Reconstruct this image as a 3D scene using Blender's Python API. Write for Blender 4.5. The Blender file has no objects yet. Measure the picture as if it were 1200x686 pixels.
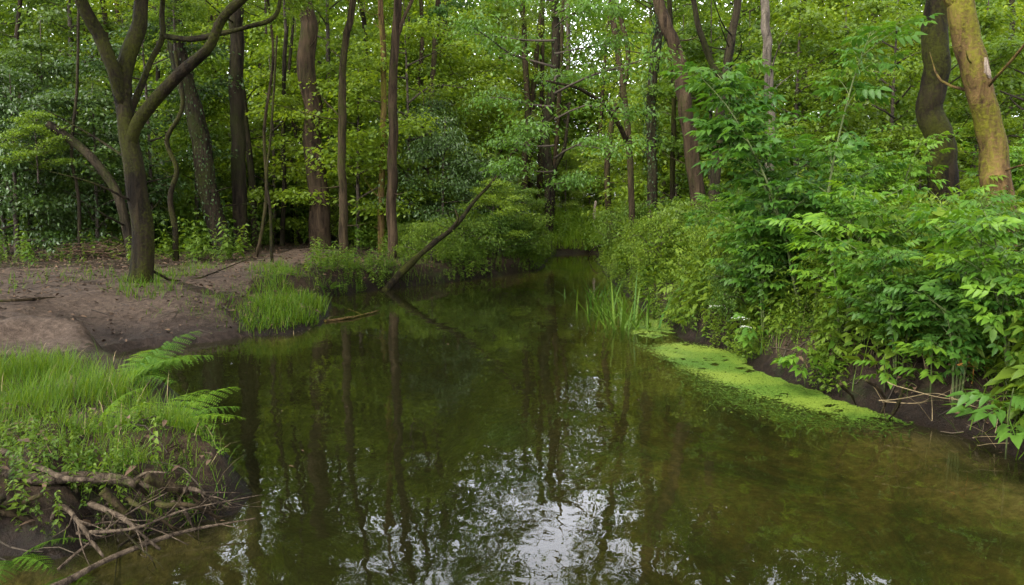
import bpy, math
import numpy as np
from mathutils import Vector

R = np.random.default_rng(7)
scene = bpy.context.scene
COL = scene.collection
PI = math.pi

# ------------------------------------------------------------------ camera numbers
CAM = np.array([0.0, 0.0, 1.8])
F = 933.0 / 1200.0            # focal length in image widths
HORIZON = 240.0
PITCH = math.atan((343 - HORIZON) / 933.0)
cp, sp = math.cos(PITCH), math.sin(PITCH)


def ray(px, py):
    cx, cy = (px - 600) / 933.0, (343 - py) / 933.0
    return np.array([cx, cp + cy * sp, -sp + cy * cp])


def at(px, py, z=0.0):
    d = ray(px, py)
    t = (z - CAM[2]) / d[2]
    return CAM + d * t


def atd(px, py, depth):
    d = ray(px, py)
    return CAM + d * (depth / d[1])


# ------------------------------------------------------------------ noise helpers
class Wob:
    """smooth pseudo noise: a sum of sines with random directions"""
    def __init__(self, seed, n=9, f0=0.5, f1=3.0, dim=3):
        r = np.random.default_rng(seed)
        self.k = r.normal(size=(n, dim))
        self.k /= np.linalg.norm(self.k, axis=1)[:, None]
        fr = np.exp(r.uniform(math.log(f0), math.log(f1), n))
        self.k *= fr[:, None] * 2 * PI
        self.ph = r.uniform(0, 2 * PI, n)
        self.a = (fr / f0) ** -0.7
        self.a /= math.sqrt((self.a ** 2).sum() / 2)

    def __call__(self, p):
        p = np.asarray(p, float)
        return (np.sin(p @ self.k.T + self.ph) * self.a).sum(-1)


def smooth(a, b, x):
    t = np.clip((x - a) / (b - a), 0, 1)
    return t * t * (3 - 2 * t)


# ------------------------------------------------------------------ stream outline
left_px = [(-60, 662), (20, 650), (75, 655), (110, 632), (170, 628), (230, 612), (272, 600), (288, 580), (266, 540), (238, 504),
           (205, 468), (155, 440), (135, 426), (140, 414), (165, 406), (230, 402), (285, 394), (335, 392),
           (376, 380), (384, 363), (374, 349), (440, 340), (520, 331), (585, 323), (632, 316),
           (640, 304), (655, 297)]
right_px = [(704, 297), (702, 308), (712, 322), (738, 345), (768, 372), (805, 396), (855, 411),
            (905, 436), (985, 468), (1060, 490), (1150, 516), (1200, 540), (1290, 592)]
POLY = [(-5.2, -9.0), (-4.2, 1.0), (-3.6, 3.4)] + [tuple(at(x, y)[:2]) for x, y in left_px] \
    + [tuple(at(x, y)[:2]) for x, y in right_px] + [(4.0, 2.0), (5.0, -9.0)]
POLY = np.array(POLY)


def sdist(poly, P):
    """signed distance of 2-d points to a polygon, positive inside"""
    P = np.asarray(P, float).reshape(-1, 2)
    d2 = np.full(len(P), 1e18)
    ins = np.zeros(len(P), bool)
    n = len(poly)
    for i in range(n):
        a, b = poly[i], poly[(i + 1) % n]
        e = b - a
        w = P - a
        t = np.clip((w @ e) / (e @ e), 0, 1)
        q = w - t[:, None] * e
        d2 = np.minimum(d2, (q ** 2).sum(1))
        c = (a[1] > P[:, 1]) != (b[1] > P[:, 1])
        with np.errstate(divide='ignore', invalid='ignore'):
            xi = a[0] + (P[:, 1] - a[1]) * e[0] / e[1]
        ins ^= c & (P[:, 0] < xi)
    d = np.sqrt(d2)
    return np.where(ins, d, -d)


n_edge = Wob(1, 8, 0.25, 1.6, 2)
n_hill = Wob(2, 7, 0.02, 0.12, 2)
n_bump = Wob(3, 12, 0.5, 2.5, 2)
n_root = Wob(5, 12, 1.2, 5.0, 2)
n_bed = Wob(4, 9, 0.15, 0.9, 2)


def terrain(x, y):
    x = np.asarray(x, float)
    y = np.asarray(y, float)
    sh = x.shape
    P = np.stack([x.ravel(), y.ravel()], 1)
    sd = sdist(POLY, P) + 0.05 * n_edge(P)
    d = np.maximum(-sd, 0)
    X, Y = P[:, 0], P[:, 1]
    mud = smooth(9.0, 9.8, Y) * (1 - smooth(12.5, 14.5, Y)) * smooth(-1.9, -2.6, X)
    w = 0.32 + 1.9 * mud + 0.5 * smooth(20, 28, Y)
    w = w - .14 * smooth(6.2, 5.2, Y) * smooth(0, -1, X)
    step = 0.07
    Hb = 0.40 + 0.05 * n_hill(P) + 0.012 * np.minimum(d, 25) + 0.25 * smooth(2.0, 6.0, d) * smooth(0, 1, X)
    Hb = Hb + 0.08 * smooth(0.2, 2, d) * smooth(0, 3, X)
    pen = smooth(9.2, 8.4, Y) * smooth(0, -1, X)
    Hb = Hb * (1 - pen) + pen * (0.30 + 0.012 * np.minimum(d, 10))
    out = step * smooth(0, 0.05, d) + (Hb - step) * smooth(0, 1, d / w) ** (1.0)
    mc = at(335, 362, .2)
    out += .13 * np.exp(-((X - mc[0]) / .7) ** 2 - ((Y - mc[1]) / 1.2) ** 2) * smooth(0, .3, d)
    out += .30 * smooth(30.2, 33, Y) * smooth(7, 4, np.abs(X - 2))
    out += 0.022 * n_bump(P) * smooth(0.1, 0.8, d) * (1 - 0.4 * mud)
    near = smooth(5.6, 4.6, Y) * smooth(-.8, -1.2, X)
    out += .07 * near * n_root(P) * smooth(0.05, .3, d)
    far = np.hypot(X, Y)
    out += smooth(40, 140, far) * (1.5 + n_hill(P))
    din = np.maximum(sd, 0)
    depth = 0.14 + 0.62 * smooth(0, 1.6, din) + 0.10 * n_bed(P) * smooth(0, .8, din)
    shallow = smooth(-.9, 1.6, X + 0.10 * (Y - 6)) * smooth(3.4, 5.5, Y)
    depth = depth * (1 - 0.68 * shallow) + .45 * smooth(0, .3, din) * smooth(0, -1, X)
    inn = -smooth(0, 0.35, din) * np.maximum(depth, 0.06)
    z = np.where(sd > 0, inn, out)
    return z.reshape(sh)


def tz(x, y):
    return float(terrain(np.array([x]), np.array([y]))[0])


def ground_at(px, depth):
    p = atd(px, 300, depth)
    return np.array([p[0], p[1], tz(p[0], p[1])])


# ------------------------------------------------------------------ mesh builder
class MB:
    def __init__(self):
        self.v, self.t, self.q = [], [], []
        self.tm, self.qm = [], []
        self.tint = []
        self.n = 0

    def add(self, v, quads=None, tris=None, tint=None, mi=0):
        v = np.asarray(v, float).reshape(-1, 3)
        if quads is not None and len(quads):
            q = np.asarray(quads, np.int64).reshape(-1, 4) + self.n
            self.q.append(q)
            self.qm.append(np.full(len(q), mi))
        if tris is not None and len(tris):
            t = np.asarray(tris, np.int64).reshape(-1, 3) + self.n
            self.t.append(t)
            self.tm.append(np.full(len(t), mi))
        self.v.append(v)
        if tint is None:
            tint = np.full(len(v), 0.5)
        self.tint.append(np.broadcast_to(np.asarray(tint, float), (len(v),)))
        self.n += len(v)

    def mesh(self, name, mats, smooth_shade=True):
        v = np.concatenate(self.v) if self.v else np.zeros((0, 3))
        q = np.concatenate(self.q) if self.q else np.zeros((0, 4), np.int64)
        t = np.concatenate(self.t) if self.t else np.zeros((0, 3), np.int64)
        m = bpy.data.meshes.new(name)
        m.vertices.add(len(v))
        m.vertices.foreach_set('co', v.ravel().astype(np.float32))
        loops = np.concatenate([q.ravel(), t.ravel()]).astype(np.int32)
        m.loops.add(len(loops))
        m.loops.foreach_set('vertex_index', loops)
        nq, nt = len(q), len(t)
        m.polygons.add(nq + nt)
        st = np.concatenate([np.arange(nq) * 4, nq * 4 + np.arange(nt) * 3]).astype(np.int32)
        m.polygons.foreach_set('loop_start', st)
        mi = np.concatenate(self.qm + self.tm).astype(np.int32)
        m.polygons.foreach_set('material_index', mi)
        m.polygons.foreach_set('use_smooth', np.full(nq + nt, smooth_shade, bool))
        a = m.attributes.new('tint', 'FLOAT', 'POINT')
        a.data.foreach_set('value', np.concatenate(self.tint).astype(np.float32))
        for mt in (mats if isinstance(mats, (list, tuple)) else [mats]):
            m.materials.append(mt)
        m.update(calc_edges=True)
        return m

    def build(self, name, mats, parent=None, smooth_shade=True):
        return link(name, self.mesh(name, mats, smooth_shade), parent)


def link(name, mesh, parent=None, loc=None, rz=0.0, sc=1.0):
    o = bpy.data.objects.new(name, mesh)
    COL.objects.link(o)
    if parent is not None:
        o.parent = parent
    if loc is not None:
        o.location = loc
    o.rotation_euler = (0, 0, rz)
    o.scale = (sc, sc, sc) if not isinstance(sc, (tuple, list)) else sc
    return o


def thing(name, label, cat, loc=(0, 0, 0), rz=0.0, group=None, sc=1.0):
    o = link(name, None, None, tuple(loc), rz, sc)
    o.empty_display_size = 0.2
    o['label'] = label
    o['category'] = cat
    if group:
        o['group'] = group
    return o


def tag(o, label, cat, group=None, kind=None):
    if label:
        o['label'] = label
    if cat:
        o['category'] = cat
    if group:
        o['group'] = group
    if kind:
        o['kind'] = kind
    return o


# ------------------------------------------------------------------ tubes
def catmull(pts, n):
    pts = np.asarray(pts, float)
    if len(pts) == 2:
        t = np.linspace(0, 1, n)[:, None]
        return pts[0] * (1 - t) + pts[1] * t
    P = np.vstack([2 * pts[0] - pts[1], pts, 2 * pts[-1] - pts[-2]])
    u = np.linspace(0, len(pts) - 1 - 1e-9, n)
    i = u.astype(int)
    f = (u - i)[:, None]
    a, b, c, d = P[i], P[i + 1], P[i + 2], P[i + 3]
    return 0.5 * (2 * b + (c - a) * f + (2 * a - 5 * b + 4 * c - d) * f ** 2 + (3 * b - a - 3 * c + d) * f ** 3)


def tube(mb, pts, rad, sides=8, seg=None, rough=0.0, rng=R, mi=0, flare=0.0, cap=True, wander=0.0, tint=0.5):
    pts = np.asarray(pts, float)
    rad = np.asarray(rad, float)
    L = np.linalg.norm(np.diff(pts, axis=0), axis=1).sum()
    if seg is None:
        seg = int(np.clip(L / max(rad.mean() * 2.0, 0.03), 4, 60))
    C = catmull(pts, seg + 1)
    rr = np.interp(np.linspace(0, len(rad) - 1, seg + 1), np.arange(len(rad)), rad)
    if wander:
        w1 = Wob(int(rng.integers(1e9)), 6, 0.3, 2.0, 1)
        w2 = Wob(int(rng.integers(1e9)), 6, 0.3, 2.0, 1)
        s = np.linspace(0, L, seg + 1)[:, None]
        env = np.clip(np.linspace(0, 6, seg + 1), 0, 1)
        C = C + wander * np.stack([w1(s) * env, w2(s) * env, 0 * env], 1)
    T = np.gradient(C, axis=0)
    T /= np.linalg.norm(T, axis=1)[:, None] + 1e-12
    ref = np.array([0.0, 1.0, 0.1]) if abs(T[0][1]) < 0.8 else np.array([1.0, 0, 0.1])
    U = np.zeros_like(C)
    u = ref - T[0] * (ref @ T[0])
    for i in range(len(C)):
        u = u - T[i] * (u @ T[i])
        u /= np.linalg.norm(u) + 1e-12
        U[i] = u
    W = np.cross(T, U)
    ang = np.arange(sides) * 2 * PI / sides
    ca, sa = np.cos(ang), np.sin(ang)
    rm = rr[:, None] * np.ones((1, sides))
    s = np.linspace(0, L, seg + 1)
    if rough:
        wb = Wob(int(rng.integers(1e9)), 12, 0.25, 1.4, 3)
        r0 = max(rad.max(), 1e-3)
        q = np.stack([np.broadcast_to(ca, rm.shape), np.broadcast_to(sa, rm.shape),
                      np.broadcast_to((s / (r0 * 5))[:, None], rm.shape)], -1)
        rm = rm * (1 + rough * wb(q * 0.7))
    if flare:
        k = np.array([0.9, 0.55, 0.35])
        ph = rng.uniform(0, 6.28, 3)
        lobes = sum(k[j] * np.cos((j + 3) * ang + ph[j]) for j in range(3))
        e = np.exp(-s / (rad[0] * 1.3))[:, None]
        rm = rm * (1 + flare * e * (0.8 + 0.6 * lobes[None, :]))
    V = C[:, None, :] + rm[..., None] * (ca[None, :, None] * U[:, None, :] + sa[None, :, None] * W[:, None, :])
    n = seg + 1
    i = np.arange(seg)[:, None] * sides
    j = np.arange(sides)[None, :]
    j2 = (j + 1) % sides
    Q = np.stack([i + j, i + j2, i + sides + j2, i + sides + j], -1).reshape(-1, 4)
    V = V.reshape(-1, 3)
    tris = []
    if cap:
        V = np.vstack([V, C[-1] + T[-1] * rr[-1] * 0.6, C[0]])
        k = (n - 1) * sides
        tris = [(k + a, k + (a + 1) % sides, n * sides) for a in range(sides)]
        tris += [((a + 1) % sides, a, n * sides + 1) for a in range(sides)]
    mb.add(V, Q, tris, tint=tint, mi=mi)
    return C


# ------------------------------------------------------------------ leaf templates
def leaf_simple():      # a folded rhomb, 5 verts
    v = np.array([[0, 0, 0], [-.3, .45, .06], [0, .5, -.02], [.3, .45, .06], [0, 1, -.10]])
    return v, np.zeros((0, 4), int), np.array([[0, 2, 1], [0, 3, 2], [1, 2, 4], [2, 3, 4]])


def leaf_oval(wd=.42, droop=.22, fold=.10):
    y = [0, .28, .62, 1.0]
    w = [0, wd * .5, wd * .42, 0]
    z = [0, .03, -.02 - droop * .3, -droop]
    v = [[0, 0, 0]]
    for k in (1, 2):
        v += [[-w[k], y[k], z[k] + fold * .6], [0, y[k], z[k]], [w[k], y[k], z[k] + fold * .6]]
    v += [[0, 1, z[3]]]
    q = [[1, 2, 5, 4], [2, 3, 6, 5]]
    t = [[0, 2, 1], [0, 3, 2], [4, 5, 7], [5, 6, 7]]
    return np.array(v, float), np.array(q), np.array(t)


def merge_templates(parts):
    V, Q, T, n = [], [], [], 0
    for v, q, t in parts:
        V.append(v)
        Q.append(np.asarray(q, int).reshape(-1, 4) + n)
        T.append(np.asarray(t, int).reshape(-1, 3) + n)
        n += len(v)
    return np.vstack(V), np.vstack(Q), np.vstack(T)


def rotm(yaw, pitch, roll):
    """local y = forward along yaw, pitched up by pitch, rolled about itself"""
    yaw, pitch, roll = [np.atleast_1d(np.asarray(a, float)) for a in (yaw, pitch, roll)]
    cy, sy, cpp, spp, cr, sr = np.cos(yaw), np.sin(yaw), np.cos(pitch), np.sin(pitch), np.cos(roll), np.sin(roll)
    fwd = np.stack([cpp * cy, cpp * sy, spp], -1)
    side = np.stack([sy, -cy, 0 * sy], -1)
    up = np.cross(side, fwd)
    s2 = side * cr[:, None] - up * sr[:, None]
    u2 = np.cross(s2, fwd)
    return np.stack([s2, fwd, u2], -1)   # columns: local x, y, z


def put(mb, tpl, pos, M, scale, tint, mi=0):
    v, q, t = tpl
    pos = np.atleast_2d(pos)
    n = len(pos)
    scale = np.broadcast_to(np.asarray(scale, float), (n,))
    V = np.einsum('nij,vj->nvi', M, v) * scale[:, None, None] + pos[:, None, :]
    off = np.arange(n)[:, None, None] * len(v)
    Q = (np.asarray(q)[None] + off).reshape(-1, 4) if len(q) else None
    T = (np.asarray(t)[None] + off).reshape(-1, 3) if len(t) else None
    tint = np.repeat(np.broadcast_to(np.asarray(tint, float), (n,)), len(v))
    mb.add(V.reshape(-1, 3), Q, T, tint, mi)


LS = leaf_simple()
LO = leaf_oval()
LN = leaf_oval(.46, .30, .12)


def compound(pairs=3, rng=R):
    """pinnate leaf lying along +y, length 1"""
    parts = []
    ys = np.linspace(.42, .80, pairs)
    for k, y in enumerate(ys):
        for s in (-1, 1):
            M = rotm(PI / 2 - s * (1.05 + .1 * rng.normal()), -.15 + .1 * rng.normal(), .12 * rng.normal())
            v = LN[0] @ M[0].T * (.40 - .03 * abs(k - pairs / 2)) + np.array([s * .01, y, -.03 - .12 * y * y])
            parts.append((v, LN[1], LN[2]))
    v = LN[0] * .46 + np.array([0, .86, -.12])
    parts.append((v, LN[1], LN[2]))
    w = .008
    v = np.array([[-w, 0, 0], [w, 0, 0], [w, .45, -.05], [-w, .45, -.05], [w, .88, -.13], [-w, .88, -.13]])
    parts.append((v, np.array([[0, 1, 2, 3], [3, 2, 4, 5]]), np.zeros((0, 3), int)))
    return merge_templates(parts)


CL = [compound(2), compound(3), compound(3)]


# ------------------------------------------------------------------ materials
def newmat(name):
    m = bpy.data.materials.new(name)
    m.use_nodes = True
    nt = m.node_tree
    for n in list(nt.nodes):
        nt.nodes.remove(n)
    return m, nt, nt.nodes.new('ShaderNodeOutputMaterial')


def N(nt, typ, **kw):
    n = nt.nodes.new(typ)
    for k, v in kw.items():
        setattr(n, k, v)
    return n


def mixc(nt, fac, a, b, mode='MIX'):
    n = N(nt, 'ShaderNodeMix', data_type='RGBA', blend_type=mode)
    for sock, val in ((n.inputs[0], fac), (n.inputs[6], a), (n.inputs[7], b)):
        if hasattr(val, 'is_linked'):
            nt.links.new(val, sock)
        elif isinstance(val, (int, float)):
            sock.default_value = val
        else:
            sock.default_value = (*val, 1)
    return n.outputs[2]


def noise(nt, scale, detail=4, rough=.6, vec=None, dist=0.0):
    n = N(nt, 'ShaderNodeTexNoise')
    n.inputs['Scale'].default_value = scale
    n.inputs['Detail'].default_value = detail
    n.inputs['Roughness'].default_value = rough
    n.inputs['Distortion'].default_value = dist
    if vec is not None:
        nt.links.new(vec, n.inputs['Vector'])
    return n.outputs['Fac']


def ramp(nt, fac, stops):
    n = N(nt, 'ShaderNodeValToRGB')
    el = n.color_ramp.elements
    while len(el) < len(stops):
        el.new(.5)
    for e, (p, c) in zip(el, stops):
        e.position = p
        e.color = (*c, 1) if not isinstance(c, (int, float)) else (c, c, c, 1)
    nt.links.new(fac, n.inputs[0])
    return n.outputs[0]


def math_(nt, op, a, b=None, clamp=False):
    n = N(nt, 'ShaderNodeMath', operation=op, use_clamp=clamp)
    for s, v in ((n.inputs[0], a), (n.inputs[1], b)):
        if v is None:
            continue
        if hasattr(v, 'is_linked'):
            nt.links.new(v, s)
        else:
            s.default_value = v
    return n.outputs[0]


def mapped(nt, sc=(1, 1, 1), kind='Object'):
    tc = N(nt, 'ShaderNodeTexCoord')
    mp = N(nt, 'ShaderNodeMapping')
    mp.inputs['Scale'].default_value = sc
    nt.links.new(tc.outputs[kind], mp.inputs[0])
    return mp.outputs[0]


def leaf_mat(name, ca, cb, trans=.42, tcol=None, rough=.45, spec=.35, patch=1.0):
    m, nt, out = newmat(name)
    at_ = N(nt, 'ShaderNodeAttribute', attribute_name='tint')
    oi = N(nt, 'ShaderNodeObjectInfo')
    geo = N(nt, 'ShaderNodeNewGeometry')
    col = mixc(nt, at_.outputs['Fac'], ca, cb)
    v = mixc(nt, oi.outputs['Random'], (.66, .68, .80), (1.50, 1.22, .90))
    col = mixc(nt, 1.0, col, v, 'MULTIPLY')
    tc = mixc(nt, 1.0, col, tcol or (1.9, 1.75, .8), 'MULTIPLY')
    pr = N(nt, 'ShaderNodeBsdfPrincipled')
    nt.links.new(col, pr.inputs['Base Color'])
    pr.inputs['Roughness'].default_value = rough
    pr.inputs['Specular IOR Level'].default_value = spec
    tr = N(nt, 'ShaderNodeBsdfTranslucent')
    nt.links.new(tc, tr.inputs['Color'])
    mx = N(nt, 'ShaderNodeMixShader')
    mx.inputs[0].default_value = trans
    nt.links.new(pr.outputs[0], mx.inputs[1])
    nt.links.new(tr.outputs[0], mx.inputs[2])
    nt.links.new(mx.outputs[0], out.inputs[0])
    return m


def bark_mat(name, dark, light, moss=(.05, .06, .012), moss_amt=.5, stretch=6.0, scale=9.0, bump=.5):
    m, nt, out = newmat(name)
    vec = mapped(nt, (scale, scale, scale / stretch))
    n1 = noise(nt, 1.0, 6, .65, vec, .6)
    n2 = noise(nt, 1.6, 4, .6, mapped(nt, (1, 1, .6)))
    n3 = noise(nt, 26.0, 3, .6, mapped(nt))
    col = ramp(nt, n1, [(.36, tuple(c * .6 for c in dark)), (.5, tuple((a_ + b_) / 2 for a_, b_ in zip(dark, light))), (.66, tuple(c * 1.25 for c in light))])
    geo = N(nt, 'ShaderNodeNewGeometry')
    mk = math_(nt, 'ADD', n2, math_(nt, 'MULTIPLY', math_(nt, 'SUBTRACT', n3, .5), .5))
    mk = ramp(nt, mk, [(max(.02, .78 - moss_amt * .6), 0.0), (min(.98, .98 - moss_amt * .6), 1.0)])
    moss2 = tuple(c * .55 for c in moss)
    mc = ramp(nt, n3, [(.3, moss2), (.75, moss)])
    col = mixc(nt, mk, col, mc)
    pr = N(nt, 'ShaderNodeBsdfPrincipled')
    nt.links.new(col, pr.inputs['Base Color'])
    pr.inputs['Roughness'].default_value = .85
    pr.inputs['Specular IOR Level'].default_value = .08
    b = N(nt, 'ShaderNodeBump')
    b.inputs['Strength'].default_value = min(1, bump * 1.7)
    b.inputs['Distance'].default_value = .06
    hh = math_(nt, 'ADD', n1, math_(nt, 'MULTIPLY', n3, .35))
    nt.links.new(hh, b.inputs['Height'])
    nt.links.new(b.outputs[0], pr.inputs['Normal'])
    nt.links.new(pr.outputs[0], out.inputs[0])
    return m


def soil_mat(name, c1, c2, c3, green=None, wet=True, sc=1.0, bump=.6, bed=False):
    m, nt, out = newmat(name)
    vec = mapped(nt, (1, 1, 1))
    n1 = noise(nt, 1.3 * sc, 6, .65, vec)
    n2 = noise(nt, 14 * sc, 6, .7, vec)
    n3 = noise(nt, 70 * sc, 3, .6, vec)
    col = ramp(nt, n2, [(.3, c1), (.52, c2), (.75, c3)])
    col = mixc(nt, .5, col, ramp(nt, n1, [(.3, (.55, .5, .48)), (.7, (1.25, 1.2, 1.15))]), 'MULTIPLY')
    col = mixc(nt, .5, col, ramp(nt, n3, [(.3, (.6, .6, .6)), (.7, (1.3, 1.3, 1.3))]), 'MULTIPLY')
    if green:
        gm = ramp(nt, noise(nt, 2.3 * sc, 5, .7, vec), [(.54, 0.0), (.70, .8)])
        col = mixc(nt, gm, col, green)
    pr = N(nt, 'ShaderNodeBsdfPrincipled')
    pr.inputs['Roughness'].default_value = .85
    pr.inputs['Specular IOR Level'].default_value = .10
    if wet:
        geo = N(nt, 'ShaderNodeNewGeometry')
        sx = N(nt, 'ShaderNodeSeparateXYZ')
        nt.links.new(geo.outputs['Position'], sx.inputs[0])
        zz = math_(nt, 'ADD', sx.outputs[2], math_(nt, 'MULTIPLY', math_(nt, 'SUBTRACT', n1, .5), .35))
        wf = ramp(nt, zz, [(.10, 1.0), (.36, 0.0)])
        col = mixc(nt, wf, col, mixc(nt, 1.0, col, (.34, .32, .32), 'MULTIPLY'))
        nt.links.new(ramp(nt, wf, [(0, .9), (1, .6)]), pr.inputs['Roughness'])
    if bed:
        bc = ramp(nt, n2, [(.3, (.050, .040, .015)), (.55, (.125, .101, .039)), (.75, (.20, .165, .075))])
        bc = mixc(nt, ramp(nt, noise(nt, 1.1, 6, .75, mapped(nt, (1, .55, 1)), 1.2), [(.45, 0.0), (.6, 1.0)]), bc, (.030, .034, .008))
        col = mixc(nt, ramp(nt, math_(nt, 'MULTIPLY', sx.outputs[2], -10.0, True), [(.1, 0.0), (.6, 1.0)]), col, bc)
    nt.links.new(col, pr.inputs['Base Color'])
    b = N(nt, 'ShaderNodeBump')
    b.inputs['Strength'].default_value = bump
    b.inputs['Distance'].default_value = .04
    nt.links.new(math_(nt, 'ADD', n2, math_(nt, 'MULTIPLY', n3, .4)), b.inputs['Height'])
    nt.links.new(b.outputs[0], pr.inputs['Normal'])
    nt.links.new(pr.outputs[0], out.inputs[0])
    return m


def plain_mat(name, c1, c2, sc=20., rough=.8, bump=.3):
    m, nt, out = newmat(name)
    n1 = noise(nt, sc, 5, .65, mapped(nt))
    at_ = N(nt, 'ShaderNodeAttribute', attribute_name='tint')
    col = ramp(nt, n1, [(.3, c1), (.7, c2)])
    col = mixc(nt, 1.0, col, mixc(nt, at_.outputs['Fac'], (.6, .6, .6), (1.4, 1.4, 1.4)), 'MULTIPLY')
    pr = N(nt, 'ShaderNodeBsdfPrincipled')
    nt.links.new(col, pr.inputs['Base Color'])
    pr.inputs['Roughness'].default_value = rough
    pr.inputs['Specular IOR Level'].default_value = .25
    b = N(nt, 'ShaderNodeBump')
    b.inputs['Strength'].default_value = bump
    b.inputs['Distance'].default_value = .02
    nt.links.new(n1, b.inputs['Height'])
    nt.links.new(b.outputs[0], pr.inputs['Normal'])
    nt.links.new(pr.outputs[0], out.inputs[0])
    return m


M = dict(
    leaf_far=leaf_mat('leaf_far', (.070, .140, .012), (.150, .230, .022), .5),
    leaf_wood=leaf_mat('leaf_wood', (.050, .110, .010), (.110, .185, .018), .48),
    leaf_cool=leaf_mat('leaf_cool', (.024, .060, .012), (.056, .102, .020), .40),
    leaf_oak=leaf_mat('leaf_oak', (.040, .105, .014), (.080, .170, .022), .42),
    leaf_canopy=leaf_mat('leaf_canopy', (.045, .10, .012), (.09, .155, .018), .42),
    leaf_dark=leaf_mat('leaf_dark', (.018, .045, .010), (.040, .085, .018), .22, rough=.38, spec=.35),
    leaf_elder=leaf_mat('leaf_elder', (.028, .090, .010), (.070, .158, .017), .42, rough=.5, spec=.25),
    leaf_under=leaf_mat('leaf_under', (.024, .066, .006), (.082, .140, .014), .42, rough=.55, spec=.18),
    leaf_ivy=leaf_mat('leaf_ivy', (.014, .036, .007), (.030, .065, .012), .22, rough=.5, spec=.2),
    grass=leaf_mat('grass_blades', (.019, .066, .003), (.064, .116, .008), .42, rough=.6, spec=.15),
    grass_brightened=leaf_mat('brightened_grass', (.055, .130, .010), (.120, .200, .020), .45, rough=.6, spec=.1),  # greener and lighter than the bank grass: the clearing's light put into colour
    fern=leaf_mat('fern_fronds', (.034, .098, .008), (.075, .145, .013), .42, rough=.6, spec=.08),
    reed=leaf_mat('reed_blades', (.018, .056, .007), (.048, .098, .013), .35, rough=.55, spec=.12),
    duckweed=leaf_mat('duckweed', (.030, .076, .008), (.078, .132, .018), .15, rough=.5),
    weed=leaf_mat('water_weed', (.025, .065, .006), (.060, .110, .010), .25),
    bark_moss=bark_mat('bark_mossy', (.004, .003, .0015), (.014, .010, .005), (.026, .028, .003), .58),
    bark_yellow=bark_mat('bark_yellow_moss', (.034, .020, .009), (.080, .050, .018), (.090, .086, .008), .56),
    bark_dark=bark_mat('bark_dark', (.007, .005, .003), (.021, .016, .009), (.020, .024, .004), .50),
    bark_red=bark_mat('bark_red', (.014, .009, .005), (.040, .027, .015), (.030, .032, .007), .40, 10),
    bark_grey=bark_mat('bark_grey', (.040, .033, .025), (.095, .078, .058), (.045, .05, .015), .30, 4),
    bark_brown=bark_mat('bark_brown', (.012, .008, .004), (.034, .024, .012), (.030, .034, .005), .48),
    dead=bark_mat('dead_wood', (.024, .017, .011), (.080, .060, .040), (.05, .06, .015), .20, 8, 20),
    pale=bark_mat('pale_wood', (.16, .12, .085), (.30, .25, .19), (.2, .2, .1), .05, 8, 20),
    twig=plain_mat('twig', (.018, .013, .008), (.045, .034, .021)),
    stem_green=plain_mat('stem_green', (.035, .05, .012), (.07, .085, .025)),
    litter=plain_mat('litter', (.025, .015, .008), (.085, .050, .026), 8.),
    straw=plain_mat('straw', (.085, .062, .029), (.17, .13, .066)),
    withered=plain_mat('withered', (.24, .10, .02), (.36, .17, .04)),
    white=plain_mat('white_petal', (.7, .7, .66), (.8, .8, .76)),
    ground=soil_mat('forest_floor', (.009, .006, .003), (.021, .014, .008), (.040, .027, .015), (.022, .034, .006), bed=True),
    path=soil_mat('trodden_mud', (.024, .017, .012), (.062, .045, .032), (.106, .078, .057), None, bump=.9),
)

# ------------------------------------------------------------------ ground, path, water
def axis(lo, hi, fine, grow, limit):
    a = list(np.arange(lo, hi + 1e-6, fine))
    s, x = fine, a[-1]
    while x < limit:
        s *= grow
        x += s
        a.append(x)
    s, x = fine, a[0]
    pre = []
    while x > -limit:
        s *= grow
        x -= s
        pre.append(x)
    return np.array(pre[::-1] + a)


def grid_faces(nx, ny):
    i = np.arange(ny - 1)[:, None] * nx
    j = np.arange(nx - 1)[None, :]
    return np.stack([i + j, i + j + 1, i + nx + j + 1, i + nx + j], -1).reshape(-1, 4)


xs = axis(-9, 7, .09, 1.10, 180)
ys = axis(1.5, 20, .09, 1.10, 180)
GX, GY = np.meshgrid(xs, ys)
GZ = terrain(GX, GY)
mb = MB()
mb.add(np.stack([GX, GY, GZ], -1), grid_faces(len(xs), len(ys)))
ground = mb.build('ground', M['ground'])
tag(ground, 'dark forest soil with earth banks dropping into the stream', None, kind='structure')

PATH_PX = [(-150, 322), (0, 320), (60, 318), (150, 320), (235, 316), (300, 308), (340, 294), (392, 291),
           (394, 302), (345, 314), (300, 330), (255, 342), (215, 352), (260, 362), (285, 374), (285, 392), (220, 399),
           (150, 402), (90, 410), (0, 428), (-150, 470)]
PATHP = np.array([tuple(at(x, y, .45 if y < 345 else .25)[:2]) for x, y in PATH_PX])
px_ = np.arange(PATHP[:, 0].min() - .5, PATHP[:, 0].max() + .5, .08)
py_ = np.arange(PATHP[:, 1].min() - .5, PATHP[:, 1].max() + .5, .08)
PX, PY = np.meshgrid(px_, py_)
PP = np.stack([PX.ravel(), PY.ravel()], 1)
w_path = Wob(11, 12, .3, 3.0, 2)


def path_sd(P):
    return sdist(PATHP, P) + .12 * w_path(P)


psd = path_sd(PP)
PZ = terrain(PX, PY).ravel() + np.clip(psd * .12, -.06, .018) + .008 * Wob(12, 14, 1.0, 5., 2)(PP)
fq = grid_faces(len(px_), len(py_))
keep = (psd[fq] > -.25).any(1)
used = np.unique(fq[keep])
remap = np.full(len(PP), -1)
remap[used] = np.arange(len(used))
mb = MB()
mb.add(np.stack([PP[used, 0], PP[used, 1], PZ[used]], 1), remap[fq[keep]])
path = mb.build('path', M['path'])
tag(path, 'trodden muddy path along the left side of the stream', 'path', kind='structure')

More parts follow.
